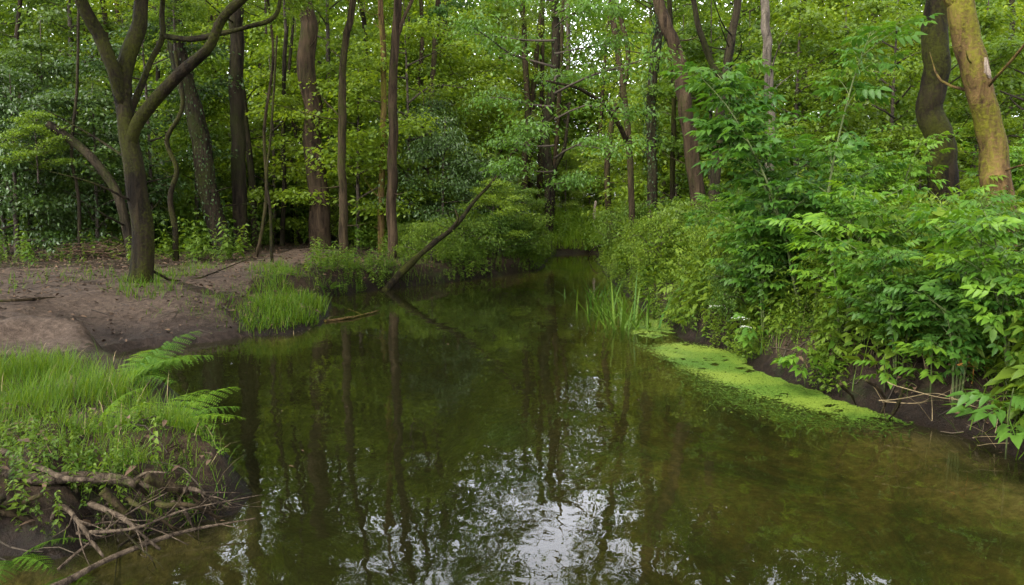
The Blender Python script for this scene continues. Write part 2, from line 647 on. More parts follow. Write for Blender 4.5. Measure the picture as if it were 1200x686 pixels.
# water: a closed body whose lower part lies under the bed
m, nt, out = newmat('stream_water')
geo = N(nt, 'ShaderNodeNewGeometry')
mp = N(nt, 'ShaderNodeMapping')
mp.inputs['Scale'].default_value = (1, .75, 1)
nt.links.new(geo.outputs['Position'], mp.inputs[0])
r1 = noise(nt, 3.6, 2, .5, mp.outputs[0], .3)
r2 = noise(nt, 15.0, 2, .5, mp.outputs[0], .6)
r3 = noise(nt, .5, 2, .5, mp.outputs[0])
calm = ramp(nt, r3, [(.35, .25), (.65, 1.0)])
hgt = math_(nt, 'ADD', r1, math_(nt, 'MULTIPLY', math_(nt, 'MULTIPLY', r2, .09), calm))
b = N(nt, 'ShaderNodeBump')
b.inputs['Strength'].default_value = .30
b.inputs['Distance'].default_value = .009
nt.links.new(hgt, b.inputs['Height'])
fr = N(nt, 'ShaderNodeFresnel')
fr.inputs['IOR'].default_value = 1.333
nt.links.new(b.outputs[0], fr.inputs['Normal'])
gl = N(nt, 'ShaderNodeBsdfGlossy')
gl.inputs['Roughness'].default_value = .012
gl.inputs['Color'].default_value = (1, 1, 1, 1)
nt.links.new(b.outputs[0], gl.inputs['Normal'])
tp = N(nt, 'ShaderNodeBsdfTransparent')
tp.inputs['Color'].default_value = (.95, .95, .9, 1)
df = N(nt, 'ShaderNodeBsdfDiffuse')
df.inputs['Color'].default_value = (.050, .052, .016, 1)
mu = N(nt, 'ShaderNodeMixShader')
mu.inputs[0].default_value = .105
nt.links.new(tp.outputs[0], mu.inputs[1])
nt.links.new(df.outputs[0], mu.inputs[2])
mx = N(nt, 'ShaderNodeMixShader')
nt.links.new(fr.outputs[0], mx.inputs[0])
nt.links.new(mu.outputs[0], mx.inputs[1])
nt.links.new(gl.outputs[0], mx.inputs[2])
nt.links.new(mx.outputs[0], out.inputs['Surface'])
va = N(nt, 'ShaderNodeVolumeAbsorption')
va.inputs['Color'].default_value = (.56, .55, .27, 1)
va.inputs['Density'].default_value = 3.0
nt.links.new(va.outputs[0], out.inputs['Volume'])
M['water'] = m
x0, x1, y0, y1 = POLY[:, 0].min() - .3, POLY[:, 0].max() + .3, -9.0, POLY[:, 1].max() + .3
mb = MB()
v = [(x, y, z) for z in (-1.6, 0) for x, y in ((x0, y0), (x1, y0), (x1, y1), (x0, y1))]
mb.add(v, [[3, 2, 1, 0], [4, 5, 6, 7], [0, 1, 5, 4], [1, 2, 6, 5], [2, 3, 7, 6], [3, 0, 4, 7]])
water = mb.build('water', M['water'], smooth_shade=False)
tag(water, 'still dark olive stream reflecting the trees', 'water', kind='structure')

# ------------------------------------------------------------------ crowns
def spray(mb, centers, n_each, size, tpl, sxy=.34, sz=.12, rng=R, droop=.35, mi=0, tilt=.5):
    c = np.repeat(centers, n_each, axis=0)
    n = len(c)
    ax = rng.uniform(0, 2 * PI, len(centers)).repeat(n_each)
    off = rng.normal(size=(n, 3)) * [sxy, sxy, sz]
    # stretch along the twig direction
    al = rng.normal(size=n) * sxy
    off[:, 0] = off[:, 0] * .55 + np.cos(ax) * al
    off[:, 1] = off[:, 1] * .55 + np.sin(ax) * al
    off[:, 2] -= droop * .3 * np.hypot(off[:, 0], off[:, 1])
    yaw = np.arctan2(off[:, 1], off[:, 0]) + rng.normal(size=n) * .9
    pitch = -droop + rng.normal(size=n) * .35
    roll = rng.normal(size=n) * tilt
    tint = np.clip(rng.beta(2, 2, n) * .7 + rng.uniform(0, .3, len(centers)).repeat(n_each), 0, 1)
    put(mb, tpl, c + off, rotm(yaw, pitch, roll), size * rng.uniform(.65, 1.25, n), tint, mi)


def crown_mesh(name, seed, z0, z1, rad, n_limb, leaf, leafmat, woodmat, n_twig=7, n_leaf=26, tpl=LS, shape='dome', sxy=.36, sz=.13,
               stem=0.0, up=.35, droop=.35):
    rng = np.random.default_rng(seed)
    mb = MB()
    cs = []
    H = z1 - z0
    if stem:
        tube(mb, [(0, 0, 0), (.05, .03, z1 * .5), (.0, .1, z1 * .97)], [stem, stem * .7, stem * .15], 7, mi=1, rng=rng, rough=.08)
    for k in range(n_limb):
        f = (k + .5) / n_limb
        z = z0 + H * (f * .86)
        if shape == 'dome':
            r = rad * math.sqrt(max(.08, 1 - (f * 1.0) ** 2.2)) * rng.uniform(.7, 1.12)
        elif shape == 'round':
            r = rad * math.sqrt(max(.10, 1 - (2 * f - 1) ** 2)) * rng.uniform(.75, 1.15)
        else:
            r = rad * (1 - .75 * f) * rng.uniform(.75, 1.15)
        az = k * 2.4 + rng.uniform(-.5, .5)
        d = np.array([math.cos(az), math.sin(az), 0])
        sid = np.array([-d[1], d[0], 0])
        e = up * rng.uniform(.5, 1.4)
        p = [np.array([0, 0, z])]
        for j in range(1, 4):
            q = d * r * j / 3 + sid * r * .12 * rng.normal() + np.array([0, 0, z + r * e * (j / 3) ** .8 + .1 * rng.normal()])
            p.append(q)
        w = .010 * r + .008
        tube(mb, p, [w, w * .7, w * .45, w * .2], 5, seg=6, mi=1, rng=rng)
        C = catmull(p, 20)
        for t in range(n_twig):
            i = int(rng.uniform(.25, 1.0) * 19)
            b0 = C[i]
            a2 = az + rng.uniform(-1.5, 1.5)
            l2 = r * rng.uniform(.15, .42) * (1.2 - i / 25)
            tip = b0 + np.array([math.cos(a2) * l2, math.sin(a2) * l2, l2 * rng.uniform(-.25, .5)])
            tube(mb, [b0, (b0 + tip) / 2 + [0, 0, .04 * l2], tip], [w * .35, w * .22, w * .08], 4, seg=3, mi=1, rng=rng, cap=False)
            cs.append(tip)
            cs.append(b0 * .4 + tip * .6)
        cs.append(C[-1])
    cs = np.array(cs)
    spray(mb, cs, n_leaf, leaf, tpl, sxy, sz, rng, droop)
    return mb.mesh(name, [leafmat, woodmat])


CAN = [crown_mesh('crown', 100 + i, -3.2, 5.0, 3.6 + .3 * i, 15, .15, M['leaf_canopy'], M['twig'], 8, 30, LS, 'round', .42, .16, up=.45) for i in range(4)]
UND = [crown_mesh('foliage', 200 + i, .5, [5.2, 6.2, 4.6, 7.0, 5.6][i], [1.7, 1.9, 1.8, 2.0, 1.6][i], 17, .115, M['leaf_wood'], M['twig'], 6, 40, LS,
                   ['round', 'dome', 'dome', 'round', 'cone'][i], .30, .07, stem=.055, up=.3) for i in range(5)]
TALL = [crown_mesh('foliage', 600 + i, 1.0, [9.5, 11.0, 12.0][i], [2.6, 2.8, 3.0][i], 21, .15, M['leaf_far'], M['twig'], 5, 42, LS, ['round', 'round', 'dome'][i], .46, .09, stem=.10, up=.3) for i in range(3)]
def recolour(me, mat):
    c = me.copy()
    c.materials[0] = mat
    return c


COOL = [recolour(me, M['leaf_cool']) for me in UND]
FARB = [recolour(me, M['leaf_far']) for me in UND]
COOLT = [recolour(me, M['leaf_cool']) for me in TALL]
OAKC = [crown_mesh('crown', 300 + i, -2.6, 3.6, 2.8, 16, .12, M['leaf_oak'], M['twig'], 9, 26, LO, 'round', .28, .10, up=.2) for i in range(2)]
HOL = [crown_mesh('foliage', 400 + i, .25, [3.6, 4.6][i], [1.5, 1.6][i], 18, .085, M['leaf_dark'], M['twig'], 9, 26, LO, ['dome', 'round'][i], .24, .10, stem=.05, up=.15, droop=.55) for i in range(2)]
LOWB = [crown_mesh('foliage', 500 + i, .1, [1.3, 1.7][i], [1.1, 1.2][i], 16, .075, M['leaf_under'], M['twig'], 7, 22, LO, 'dome', .2, .09, stem=.025, up=.35, droop=.5) for i in range(2)]


# ------------------------------------------------------------------ trees with visible trunks
def ivy_part(root, C, rr, n, seed, size=.07):
    rng = np.random.default_rng(seed)
    mb = MB()
    i = rng.integers(0, len(C), n)
    th = rng.uniform(0, 2 * PI, n)
    j = np.interp(i, np.linspace(0, len(C) - 1, len(rr)), rr)
    rad = j * rng.uniform(1.0, 1.25, n) + rng.uniform(0, .07, n)
    nxt = C[np.minimum(i + 1, len(C) - 1)]
    pos = C[i] + (nxt - C[i]) * rng.uniform(0, 1, n)[:, None] + np.stack([np.cos(th) * rad, np.sin(th) * rad, 0 * th], 1)
    put(mb, LO, pos, rotm(th + rng.normal(size=n) * .5, -1.0 + .4 * rng.normal(size=n), rng.normal(size=n) * .3), size * rng.uniform(.6, 1.3, n), rng.uniform(0, 1, n))
    return mb.build('ivy', M['leaf_ivy'], root)


def tree(name, label, pts, depth, w0, w1, mat, crown=None, top=11.0, limbs=(), flare=.35, ivy=0, seed=1, group=None, depths=None,
         crown_sc=1.0, sides=14, cat='tree', rough=.045, extend=True, wander=None, crown_at=None):
    """pts: outline of the trunk's axis as seen in the photograph, at the given distance; w0, w1: its width there in photo pixels"""
    rng = np.random.default_rng(seed * 77 + 5)
    n = len(pts)
    dd = depths or [depth] * n
    P = [atd(x, y, d) for (x, y), d in zip(pts, dd)]
    base = P[0]
    base[2] = tz(base[0], base[1])
    w0, w1 = w0 * .86, w1 * .86
    r0, r1 = w0 * depth / 933 / 2, w1 * depth / 933 / 2
    hs = np.array([p[2] for p in P])
    rad = list(np.linspace(r0, r1, n))
    P = [base - [0, 0, .15]] + P
    rad = [rad[0]] + rad
    if extend:
        dirv = P[-1] - P[-2]
        dirv = dirv / (np.linalg.norm(dirv) + 1e-9)
        while P[-1][2] < top:
            dirv = dirv * .6 + np.array([.1 * rng.normal(), .1 * rng.normal(), .5])
            dirv /= np.linalg.norm(dirv)
            P.append(P[-1] + dirv * 2.0)
            rad.append(rad[-1] * .86)
    P = np.array(P) - base
    root = thing(name, label, cat, base, group=group)
    if wander is None:
        wander = .10 * r0
    mb = MB()
    C = tube(mb, P, rad, sides, rough=rough, rng=rng, flare=flare, seg=int(min(70, 10 + np.linalg.norm(np.diff(P, axis=0), axis=1).sum() / .18)), wander=wander)
    for lp, ld, lw0, lw1 in limbs:
        q = [atd(x, y, d) - base for (x, y), d in zip(lp, ld)]
        # limbs continue a little so that they end among leaves
        tube(mb, q, np.linspace(lw0, lw1, len(q)) * ld[0] / 933 / 2, 9, rough=rough, rng=rng, wander=.012)
    for k in range(int((6 if depth > 13 else 2) + 4 * rng.random())):       # dead twigs and stubs up the trunk
        i = int(rng.uniform(.22, .8) * (len(C) - 1))
        ri = np.interp(i, np.linspace(0, len(C) - 1, len(rad)), rad)
        a = rng.uniform(0, 2 * PI)
        L = rng.choice([.12, .5, .9, 1.5]) * rng.uniform(.6, 1.2) * (1 if w0 > 8 else .6)
        q = np.array([math.cos(a), math.sin(a), rng.uniform(-.1, .7)])
        side = rng.normal(size=3) * .12 * L
        tw_ = max(.004, min(.22 * ri, .012 + .01 * L))
        tube(mb, [C[i], C[i] + q * (ri + L * .4) + side, C[i] + q * (ri + L) + side * .5 + [0, 0, .1 * L]], [tw_, tw_ * .65, tw_ * .2], 5, seg=6, rng=rng, rough=.1)
    mb.build('trunk', mat, root)
    if ivy:
        ivy_part(root, C, rad, ivy, seed)
    if crown is not None:
        tip = P[-1] if crown_at is None else atd(*crown_at) - base
        link('crown', crown, root, tuple(tip), rng.uniform(0, 6.28), crown_sc * (.62 if crown in CAN else 1))
    return root


B = M
tree('mossy_tree', 'mossy tree forking into several bent limbs, in grass beside the muddy path', [(168, 335), (167, 290), (163, 235), (155, 180), (147, 135), (143, 105)], 12.6, 31, 22, B['bark_moss'], None,
     limbs=[([(146, 125), (136, 85), (118, 45), (97, 8), (78, -35), (60, -90)], [12.6, 12.5, 12.4, 12.2, 12.1, 12.0], 17, 10),
            ([(144, 112), (147, 75), (160, 40), (166, 0), (168, -60), (175, -140)], [12.6, 12.7, 12.8, 12.9, 13.0, 13.1], 21, 12),
            ([(150, 172), (168, 132), (205, 90), (245, 55), (264, 18), (290, -10), (300, -60)], [12.6, 12.5, 12.3, 12.1, 12.0, 11.9, 11.8], 16, 8),
            ([(150, 140), (172, 82), (189, 45), (192, 10), (190, -30)], [12.75, 13.0, 13.2, 13.3, 13.4], 8, 5),
            ([(193, 43), (225, 46), (255, 40), (290, 32), (322, 20), (330, -15)], [13.2, 12.9, 12.6, 12.4, 12.3, 12.2], 7, 4)],
     extend=False, flare=.7, seed=1, sides=18, rough=.09)
link('crown', CAN[2], bpy.data.objects['mossy_tree'], tuple(atd(150, -210, 12.4) - np.array(bpy.data.objects['mossy_tree'].location)), 1.0, .78)
t = thing('added_shade_tree', 'unseen broad tree added to shade the muddy path from its left side', 'tree', (-11.2, 6.6, tz(-11.2, 6.6)))  # out of view, added to darken the path and the forked tree
mb = MB()
tube(mb, [(0, 0, -.2), (.1, 0, 3), (0, .2, 7.5)], [.22, .19, .12], 12, rough=.05, flare=.5)
mb.build('trunk', M['bark_dark'], t)
link('crown', CAN[3], t, (0, .2, 7.4), 2.0, 1.05)
tree('leaning_tree', 'mossy trunk leaning steeply to the left in front of dark holly', [(152, 275), (140, 232), (110, 188), (66, 151), (56, 145)], 19, 14, 10, B['bark_dark'], UND[2], top=4, seed=2, flare=.2, rough=.06, extend=False, crown_at=(45, 215, 19), crown_sc=.4)
tree('twisted_sapling', 'thin twisted mossy stem just right of the forked mossy tree', [(207, 303), (206, 272), (199, 230), (207, 198), (196, 165), (214, 125), (205, 60)], 18.5, 9, 5, B['bark_moss'], UND[0], top=4, seed=3, sides=8, flare=.2, crown_sc=.5)
tree('ivy_tree', 'dark ivy-covered tree leaning left behind the path', [(262, 292), (249, 240), (234, 170), (216, 90), (203, 20), (198, -20)], 21.5, 26, 20, B['bark_dark'], CAN[0], seed=4, ivy=2600, top=11)
tree('straight_tree', 'straight dark grey-brown trunk beside the ivy-covered leaning tree', [(281, 292), (280, 200), (277, 100), (277, 0)], 22.5, 21, 17, B['bark_dark'], CAN[1], seed=5, top=12)
tree('straight_tree', 'slim dark trunk half hidden behind the straight grey-brown one', [(299, 288), (296, 220), (289, 150), (281, 80), (276, 0)], 24.5, 10, 7, B['bark_dark'], CAN[2], seed=6, top=11, sides=9)
tree('young_tree', 'very thin wavy stem between the dark trunk and the red-brown trunk', [(300, 298), (312, 235), (310, 150), (320, 70), (314, 0)], 20, 5, 3.5, B['bark_brown'], UND[1], seed=7, top=6, sides=8, crown_sc=.6, flare=.15, crown_at=(312, 40, 20))
tree('young_tree', 'short thin leafy stem at the path edge left of the red-brown trunk', [(319, 306), (317, 255), (313, 205), (318, 150)], 18, 4.5, 3, B['bark_moss'], UND[0], seed=8, top=4, sides=7, crown_sc=.62, flare=.15, crown_at=(335, 40, 18))
tree('old_tree', 'broad red-brown trunk with flared base at the end of the muddy path', [(376, 288), (373, 220), (366, 150), (361, 60), (358, 0)], 23.5, 30, 20, B['bark_red'], CAN[3], seed=9, top=12, crown_sc=.75, flare=.5, sides=18)
tree('slim_tree', 'slim wavy trunk on the grassy bank right of the red-brown trunk', [(404, 307), (402, 230), (400, 140), (404, 60), (413, 0)], 19.4, 13, 8, B['bark_brown'], CAN[0], seed=10, top=8, sides=10, crown_sc=.45)
tree('slim_tree', 'straight slim brown trunk standing on the bank behind the fallen leaning trunk', [(459, 303), (460, 200), (461, 100), (466, 0)], 20, 14, 11, B['bark_red'], CAN[2], seed=11, top=10, sides=12,
     limbs=[([(463, 50), (472, 25), (482, 0), (500, -40)], [20, 20, 20, 20], 5, 3)], crown_sc=.5)
tree('slim_tree', 'thin yellow-green mossy trunk just left of the straight slim brown trunk', [(447, 292), (447, 215), (450, 120), (446, 0)], 23, 10, 7, B['bark_yellow'], CAN[1], seed=12, top=8, sides=9, crown_sc=.5)
tree('young_tree', 'thin dark stem left of the red-brown trunk', [(331, 292), (333, 210), (332, 120), (338, 0)], 25, 7, 5, B['bark_dark'], UND[3], seed=13, top=6, sides=8, crown_sc=.8)
tree('young_tree', 'dark crooked stem touching the red-brown trunk on its left', [(345, 290), (343, 230), (348, 170), (338, 110), (344, 20)], 27, 6, 4, B['bark_dark'], UND[4], seed=14, top=6, sides=8, crown_sc=.8)
tree('young_tree', 'bent thin dark stem in the holly at the far left', [(34, 296), (38, 240), (55, 208), (78, 192), (110, 170)], 21, 6, 3, B['bark_dark'], None, seed=15, top=3, sides=8, extend=False, flare=.1)
tree('young_tree', 'thin upright dark stem under the mossy leaning trunk', [(92, 290), (92, 230), (84, 180), (90, 100)], 19.5, 5, 4, B['bark_dark'], UND[2], seed=16, top=5, sides=8, crown_sc=.7, flare=.1)
# leaning dead trunk over the water
tree('fallen_tree', 'mossy dead trunk leaning out from the left bank over the water', [(452, 334), (490, 300), (530, 268), (555, 238), (583, 205), (608, 165), (624, 130)], 17, 10, 2.2, B['bark_moss'], None,
     depths=[16.9, 17.8, 19.0, 20.6, 21.6, 22.4, 23.2], limbs=[([(600, 180), (628, 158), (650, 136), (668, 122)], [22.2, 22.3, 22.5, 22.7], 4, 2), ([(528, 270), (536, 258), (534, 246)], [19.0, 19.0, 19.1], 4, 2)],
     extend=False, flare=.15, seed=17, sides=10, rough=.12, cat='fallen tree')
tree('dark_tree', 'dark forked trunk at the head of the stream left of the clearing', [(645, 266), (642, 200), (640, 150), (652, 60), (650, 0)], 31, 16, 10, B['bark_dark'], CAN[3], seed=18, top=9, sides=11, ivy=500, crown_sc=.35,
     limbs=[([(644, 215), (652, 195), (662, 168), (668, 120)], [31, 31, 30.9, 30.8], 6, 3)])
tree('slim_tree', 'slim brown trunk left of the dark forked trunk at the stream head', [(614, 268), (615, 200), (618, 120), (612, 0)], 31.5, 10, 7, B['bark_brown'], CAN[1], seed=19, top=9, sides=9, crown_sc=.6)
tree('ivy_tree', 'upright ivy-covered trunk on the right bank above the root tangle', [(763, 285), (765, 200), (762, 120), (772, 40), (770, -10)], 21, 15, 11, B['bark_dark'], CAN[0], seed=20, top=9, crown_sc=.6, ivy=2600, sides=11)
tree('leaning_tree', 'reddish trunk leaning left behind the right bank thicket', [(826, 225), (806, 140), (794, 70), (772, 0)], 18, 22, 15, B['bark_red'], CAN[2], seed=21, top=10, crown_sc=.6)
tree('forked_tree', 'dark trunk forking into a V above the right bank thicket', [(836, 230), (842, 150), (850, 95), (857, 45), (864, 0)], 15, 14, 10, B['bark_dark'], CAN[1], seed=22, top=9, sides=12, crown_sc=.6,
     limbs=[([(849, 98), (833, 70), (821, 40), (812, 0), (800, -50)], [15, 14.9, 14.8, 14.7, 14.6], 8, 5)])
tree('grey_tree', 'straight smooth grey trunk right of the forked dark trunk', [(904, 215), (902, 130), (899, 60), (897, 0)], 16, 13, 11, B['bark_grey'], CAN[3], seed=23, top=12, sides=12, crown_sc=.9)
tree('dark_tree', 'thick dark curved trunk beside the yellow mossy trunk', [(1114, 262), (1106, 205), (1098, 160), (1093, 115), (1095, 65), (1100, 10), (1104, -40)], 12, 38, 31, B['bark_moss'], CAN[0], seed=24, top=9, sides=20, rough=.035)
tw = tree('yellow_mossy_tree', 'leaning trunk thick with yellow-green moss and a pale scar', [(1172, 300), (1172, 240), (1167, 200), (1157, 145), (1147, 98), (1135, 50), (1124, 5), (1118, -30)], 9.5, 38, 30, B['bark_yellow'], CAN[1], seed=25, top=8, sides=20, rough=.04)
tree('slim_tree', 'thin mossy trunk just right of the upright ivy-covered trunk', [(787, 270), (788, 190), (790, 110), (784, 0)], 22, 8, 6, B['bark_moss'], UND[4], seed=26, top=7, sides=9)
tree('slim_tree', 'slender crooked trunk right of the clearing, behind overhanging boughs', [(716, 262), (712, 200), (718, 140), (736, 75), (722, 0)], 25, 9, 6, B['bark_brown'], CAN[2], seed=27, top=8, sides=9, crown_sc=.5)
# pale scar on the mossy trunk: a peeled patch standing proud of the bark
p = atd(1146, 83, 9.5)
rng = np.random.default_rng(3)
mb = MB()
u, v_ = np.meshgrid(np.linspace(-1, 1, 9), np.linspace(-1, 1, 11))
rr = np.sqrt(u ** 2 + v_ ** 2) * (1 + .2 * np.sin(3 * np.arctan2(v_, u) + 1))
sx_ = u / np.maximum(1, rr) * .055
sz_ = v_ / np.maximum(1, rr) * .12
yy = -np.sqrt(np.maximum(.165 ** 2 - sx_ ** 2, 0)) - .012 * (rr < .85) - .0 + .03 * (rr >= .95)
pos = np.stack([sx_ - sz_ * .25, yy, sz_], -1) + (p - np.array(tw.location))
mb.add(pos, grid_faces(9, 11))
mb.build('bark_scar', M['pale'], tw)
tree('dead_stump', 'pale barkless dead stump standing in the grassy clearing', [(697, 264), (697, 250), (698, 236)], 33.5, 4.5, 3, B['pale'], None, extend=False, seed=28, sides=8, cat='stump')

# farther trees whose trunks show between the leaves
FAR = [(22, 27, 7, 'bark_dark', 'dark slender tree deep behind the holly at the far left'),
       (118, 30, 8, 'bark_brown', 'brown tree deep in the wood behind the forked mossy tree'),
       (185, 27, 7, 'bark_dark', 'dark slender tree seen between the mossy tree and the ivy tree'),
       (240, 32, 9, 'bark_brown', 'brown tree deep in the wood behind the leaning ivy tree'),
       (425, 30, 8, 'bark_dark', 'dark tree far behind the two slim bank trunks'),
       (487, 29, 7, 'bark_brown', 'slender brown tree far behind the bank right of the straight slim trunk'),
       (520, 33, 8, 'bark_dark', 'dark distant tree above the leaning dead trunk'),
       (664, 53, 8, 'bark_grey', 'grey distant tree beyond the clearing left of the pale stump'),
       (865, 30, 9, 'bark_brown', 'brown distant tree between the forked and the grey trunk'),
       (940, 27, 9, 'bark_dark', 'dark distant tree just right of the straight grey trunk'),
       (985, 31, 9, 'bark_brown', 'brown distant tree behind the tall elder'),
       (1035, 25, 8, 'bark_dark', 'dark slender tree left of the thick curved trunk'),
       (1070, 33, 9, 'bark_brown', 'brown distant tree deep behind the thick curved trunk'),
       (1185, 22, 9, 'bark_dark', 'dark tree behind the yellow mossy trunk on its right')]
for k, (px, d, w, bm, lab) in enumerate(FAR):
    j = [(px + R.normal() * 6, y) for y in (250, 150, 50, -40)]
    tree('distant_tree', lab, j, d, w, w * .7, B[bm], CAN[k % 4], top=9.5 + 2 * (k % 3), seed=60 + k, sides=8, flare=.2, group='distant trees in the wood', crown_sc=.45 + .08 * (k % 3))


def place(name, mesh, label, cat, px, d, sc=1.0, rz=None, group=None, part='foliage', zoff=0.0):
    g = ground_at(px, d)
    t = thing(name, label, cat, g + [0, 0, zoff], R.uniform(0, 6.28) if rz is None else rz, group, sc)
    link(part, mesh, t)
    return t


# oak bough over the head of the pool: a tree on the left bank with low crown
tree('oak_tree', 'leafy oak with low boughs behind the hollies on the left bank', [(497, 285), (500, 200), (506, 110), (512, 20), (518, -40)], 27, 8, 7, B['bark_brown'], OAKC[0], top=5.4, seed=40, sides=10, crown_sc=.75)
tree('oak_tree', 'oak on the right bank with a bright bough reaching left over the stream', [(742, 280), (738, 180), (728, 90), (715, 0), (705, -60)], 18, 9, 7, B['bark_brown'], OAKC[1], top=6.2, seed=41, sides=10, crown_at=(650, 105, 15.2), crown_sc=.72,
     limbs=[([(737, 170), (715, 130), (680, 105), (640, 95)], [18, 17.2, 16.2, 15.2], 6, 2)])

# understorey trees fill the wood between the trunks
UNDER = [(8, 21, 0, 1.1, 'bushy young tree at the far left edge behind the holly'),
         (60, 24, 1, 1.1, 'bushy young tree behind the leaning mossy trunk'),
         (115, 21, 2, 1.0, 'bushy young tree just left of the forked mossy tree'),
         (180, 22, 3, 1.0, 'bushy young tree filling the gap right of the forked mossy tree'),
         (232, 25, 4, 1.2, 'bushy young tree behind the leaning ivy tree'),
         (322, 26, 0, 1.2, 'bushy young tree behind the thin wavy stems'),
         (350, 29, 1, 1.3, 'bushy young tree behind the red-brown trunk'),
         (420, 24, 2, 1.2, 'bushy young tree between the slim bank trunks'),
         (480, 24, 3, 1.1, 'tall bushy young tree right of the straight slim bank trunk'),
         (500, 30, 4, 1.4, 'bright bushy tree high above the bank holly'),
         (518, 31, 1, 1.4, 'bright bushy tree behind the leaning dead trunk'),
         (572, 35, 0, 1.2, 'leafy young tree left of the slim brown trunk at the stream head'),
         (640, 54, 3, 1.5, 'sunlit leafy tree beyond the clearing left of the pale stump'),
         (748, 50, 1, 1.4, 'sunlit leafy tree beyond the clearing right of the pale stump'),
         (765, 26, 2, 1.1, 'leafy young tree right of the clearing above the root tangle'),
         (790, 25, 4, 1.3, 'leafy young tree behind the upright ivy-covered trunk'),
         (830, 22, 3, 1.0, 'leafy young tree between the leaning reddish and forked trunks'),
         (875, 23, 0, 1.3, 'leafy young tree left of the straight grey trunk'),
         (930, 20, 1, 1.1, 'leafy young tree right of the straight grey trunk'),
         (985, 22, 2, 1.4, 'leafy tree behind the tall elder on the right bank'),
         (1040, 18, 3, .9, 'leafy young tree left of the thick curved trunk'),
         (1075, 25, 1, 1.4, 'tall leafy tree behind the thick curved trunk'),
         (1135, 17, 4, 1.0, 'leafy young tree between the curved and the yellow mossy trunk'),
         (1195, 15, 0, .9, 'leafy young tree at the right edge behind the yellow mossy trunk'),
         (275, 30, 3, 1.3, 'bushy tree deep behind the straight grey-brown trunk'),
         (400, 33, 4, 1.5, 'bushy tree deep in the wood behind the wavy slim trunk'),
         (590, 44, 2, 1.3, 'leafy tree behind the dark forked trunk at the stream head')]
for k, (px, d, v, s, lab) in enumerate(UNDER):
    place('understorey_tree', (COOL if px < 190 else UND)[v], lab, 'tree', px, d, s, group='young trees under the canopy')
TALLS = [(0, 29, 'tall leafy tree at the far left edge deep behind the holly'), (50, 33, 'tall leafy tree deep behind the leaning mossy trunk'),
         (100, 28, 'tall leafy tree above the gap left of the forked mossy tree'), (155, 32, 'tall leafy tree straight behind the forked mossy tree'),
         (205, 29, 'tall leafy tree between the forked mossy tree and the leaning ivy tree'), (255, 35, 'tall leafy tree deep behind the straight grey-brown trunk'),
         (310, 31, 'tall leafy tree behind the thin wavy stems'), (345, 36, 'tall leafy tree deep behind the red-brown trunk'),
         (390, 29, 'tall leafy tree between the red-brown and the wavy slim trunk'), (432, 34, 'tall leafy tree deep behind the yellow-green thin trunk'),
         (485, 31, 'tall bright tree right of the straight slim bank trunk'), (525, 36, 'tall bright tree high behind the bank holly'),
         (543, 37, 'tall bright tree behind the tip of the leaning dead trunk'), (586, 41, 'tall bright tree left of the stream head'),
         (638, 56, 'tall bright tree closing the view behind the dark forked trunk'), (690, 55, 'tall bright tree closing the view beyond the pale stump'),
         (664, 57, 'tall bright tree in the far middle between the dark forked trunk and the pale stump'), (618, 49, 'tall bright tree in the far distance left of the dark forked trunk'), (708, 54, 'tall bright tree directly behind the pale stump'),
         (752, 40, 'tall bright tree right of the clearing'), (775, 32, 'tall leafy tree behind the upright ivy-covered trunk'),
         (812, 36, 'tall leafy tree deep behind the leaning reddish trunk'), (850, 30, 'tall leafy tree straight behind the forked dark trunk'),
         (890, 35, 'tall leafy tree deep behind the straight grey trunk'), (935, 29, 'tall leafy tree right of the grey trunk above the elders'),
         (980, 34, 'tall leafy tree deep behind the tallest elder'), (1020, 28, 'tall leafy tree in the gap left of the thick curved trunk'),
         (1065, 33, 'tall leafy tree deep behind the thick curved trunk'), (1120, 27, 'tall leafy tree between the curved and the yellow mossy trunk'),
         (1165, 32, 'tall leafy tree deep behind the yellow mossy trunk'), (1205, 24, 'tall leafy tree at the right edge of the wood')]
for k, (px, d, lab) in enumerate(TALLS):
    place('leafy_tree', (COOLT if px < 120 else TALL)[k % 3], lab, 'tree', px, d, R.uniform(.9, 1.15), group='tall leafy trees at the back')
for px, d, v, s, lab in [(20, 20, 0, 1.3, 'dark glossy holly bush at the left edge of the wood'),
                         (60, 24, 1, 1.3, 'tall dark holly behind the leaning mossy trunk'),
                         (126, 23, 0, 1.1, 'dark holly bush directly left of the forked mossy tree'),
                         (520, 23, 0, 1.1, 'dark dense holly bush on the bank above the leaning dead trunk'),
                         (497, 25, 1, 1.1, 'tall dark holly behind the straight slim bank trunk'),
                         (575, 24.5, 0, .8, 'small dark holly bush behind the top of the leaning dead trunk')]:
    place('holly_bush', HOL[v], lab, 'bush', px, d, s, group='dark hollies')

# ------------------------------------------------------------------ low bank bushes
for px, d, v, s, lab in [(545, 20.6, 0, .8, 'low green bush overhanging the water beside the leaning dead trunk'),
                         (585, 21.4, 1, .75, 'low green bush at the water edge on the left bank point'),
                         (612, 22.6, 0, .8, 'low green bush at the tip of the left bank'),
                         (478, 20.8, 1, .55, 'small low bush just right of the straight slim brown trunk'),
                         (505, 19.3, 1, .6, 'small low bush behind the base of the leaning dead trunk'),
                         (618, 31.5, 0, 1.1, 'green bush at the foot of the dark forked trunk'),
                         (735, 22, 1, .9, 'green bush above the root tangle on the right bank'),
                         (775, 17, 0, .8, 'green bush at the foot of the upright ivy-covered trunk')]:
    place('low_bush', LOWB[v], lab, 'bush', px, d, s, group='low bushes along the banks')


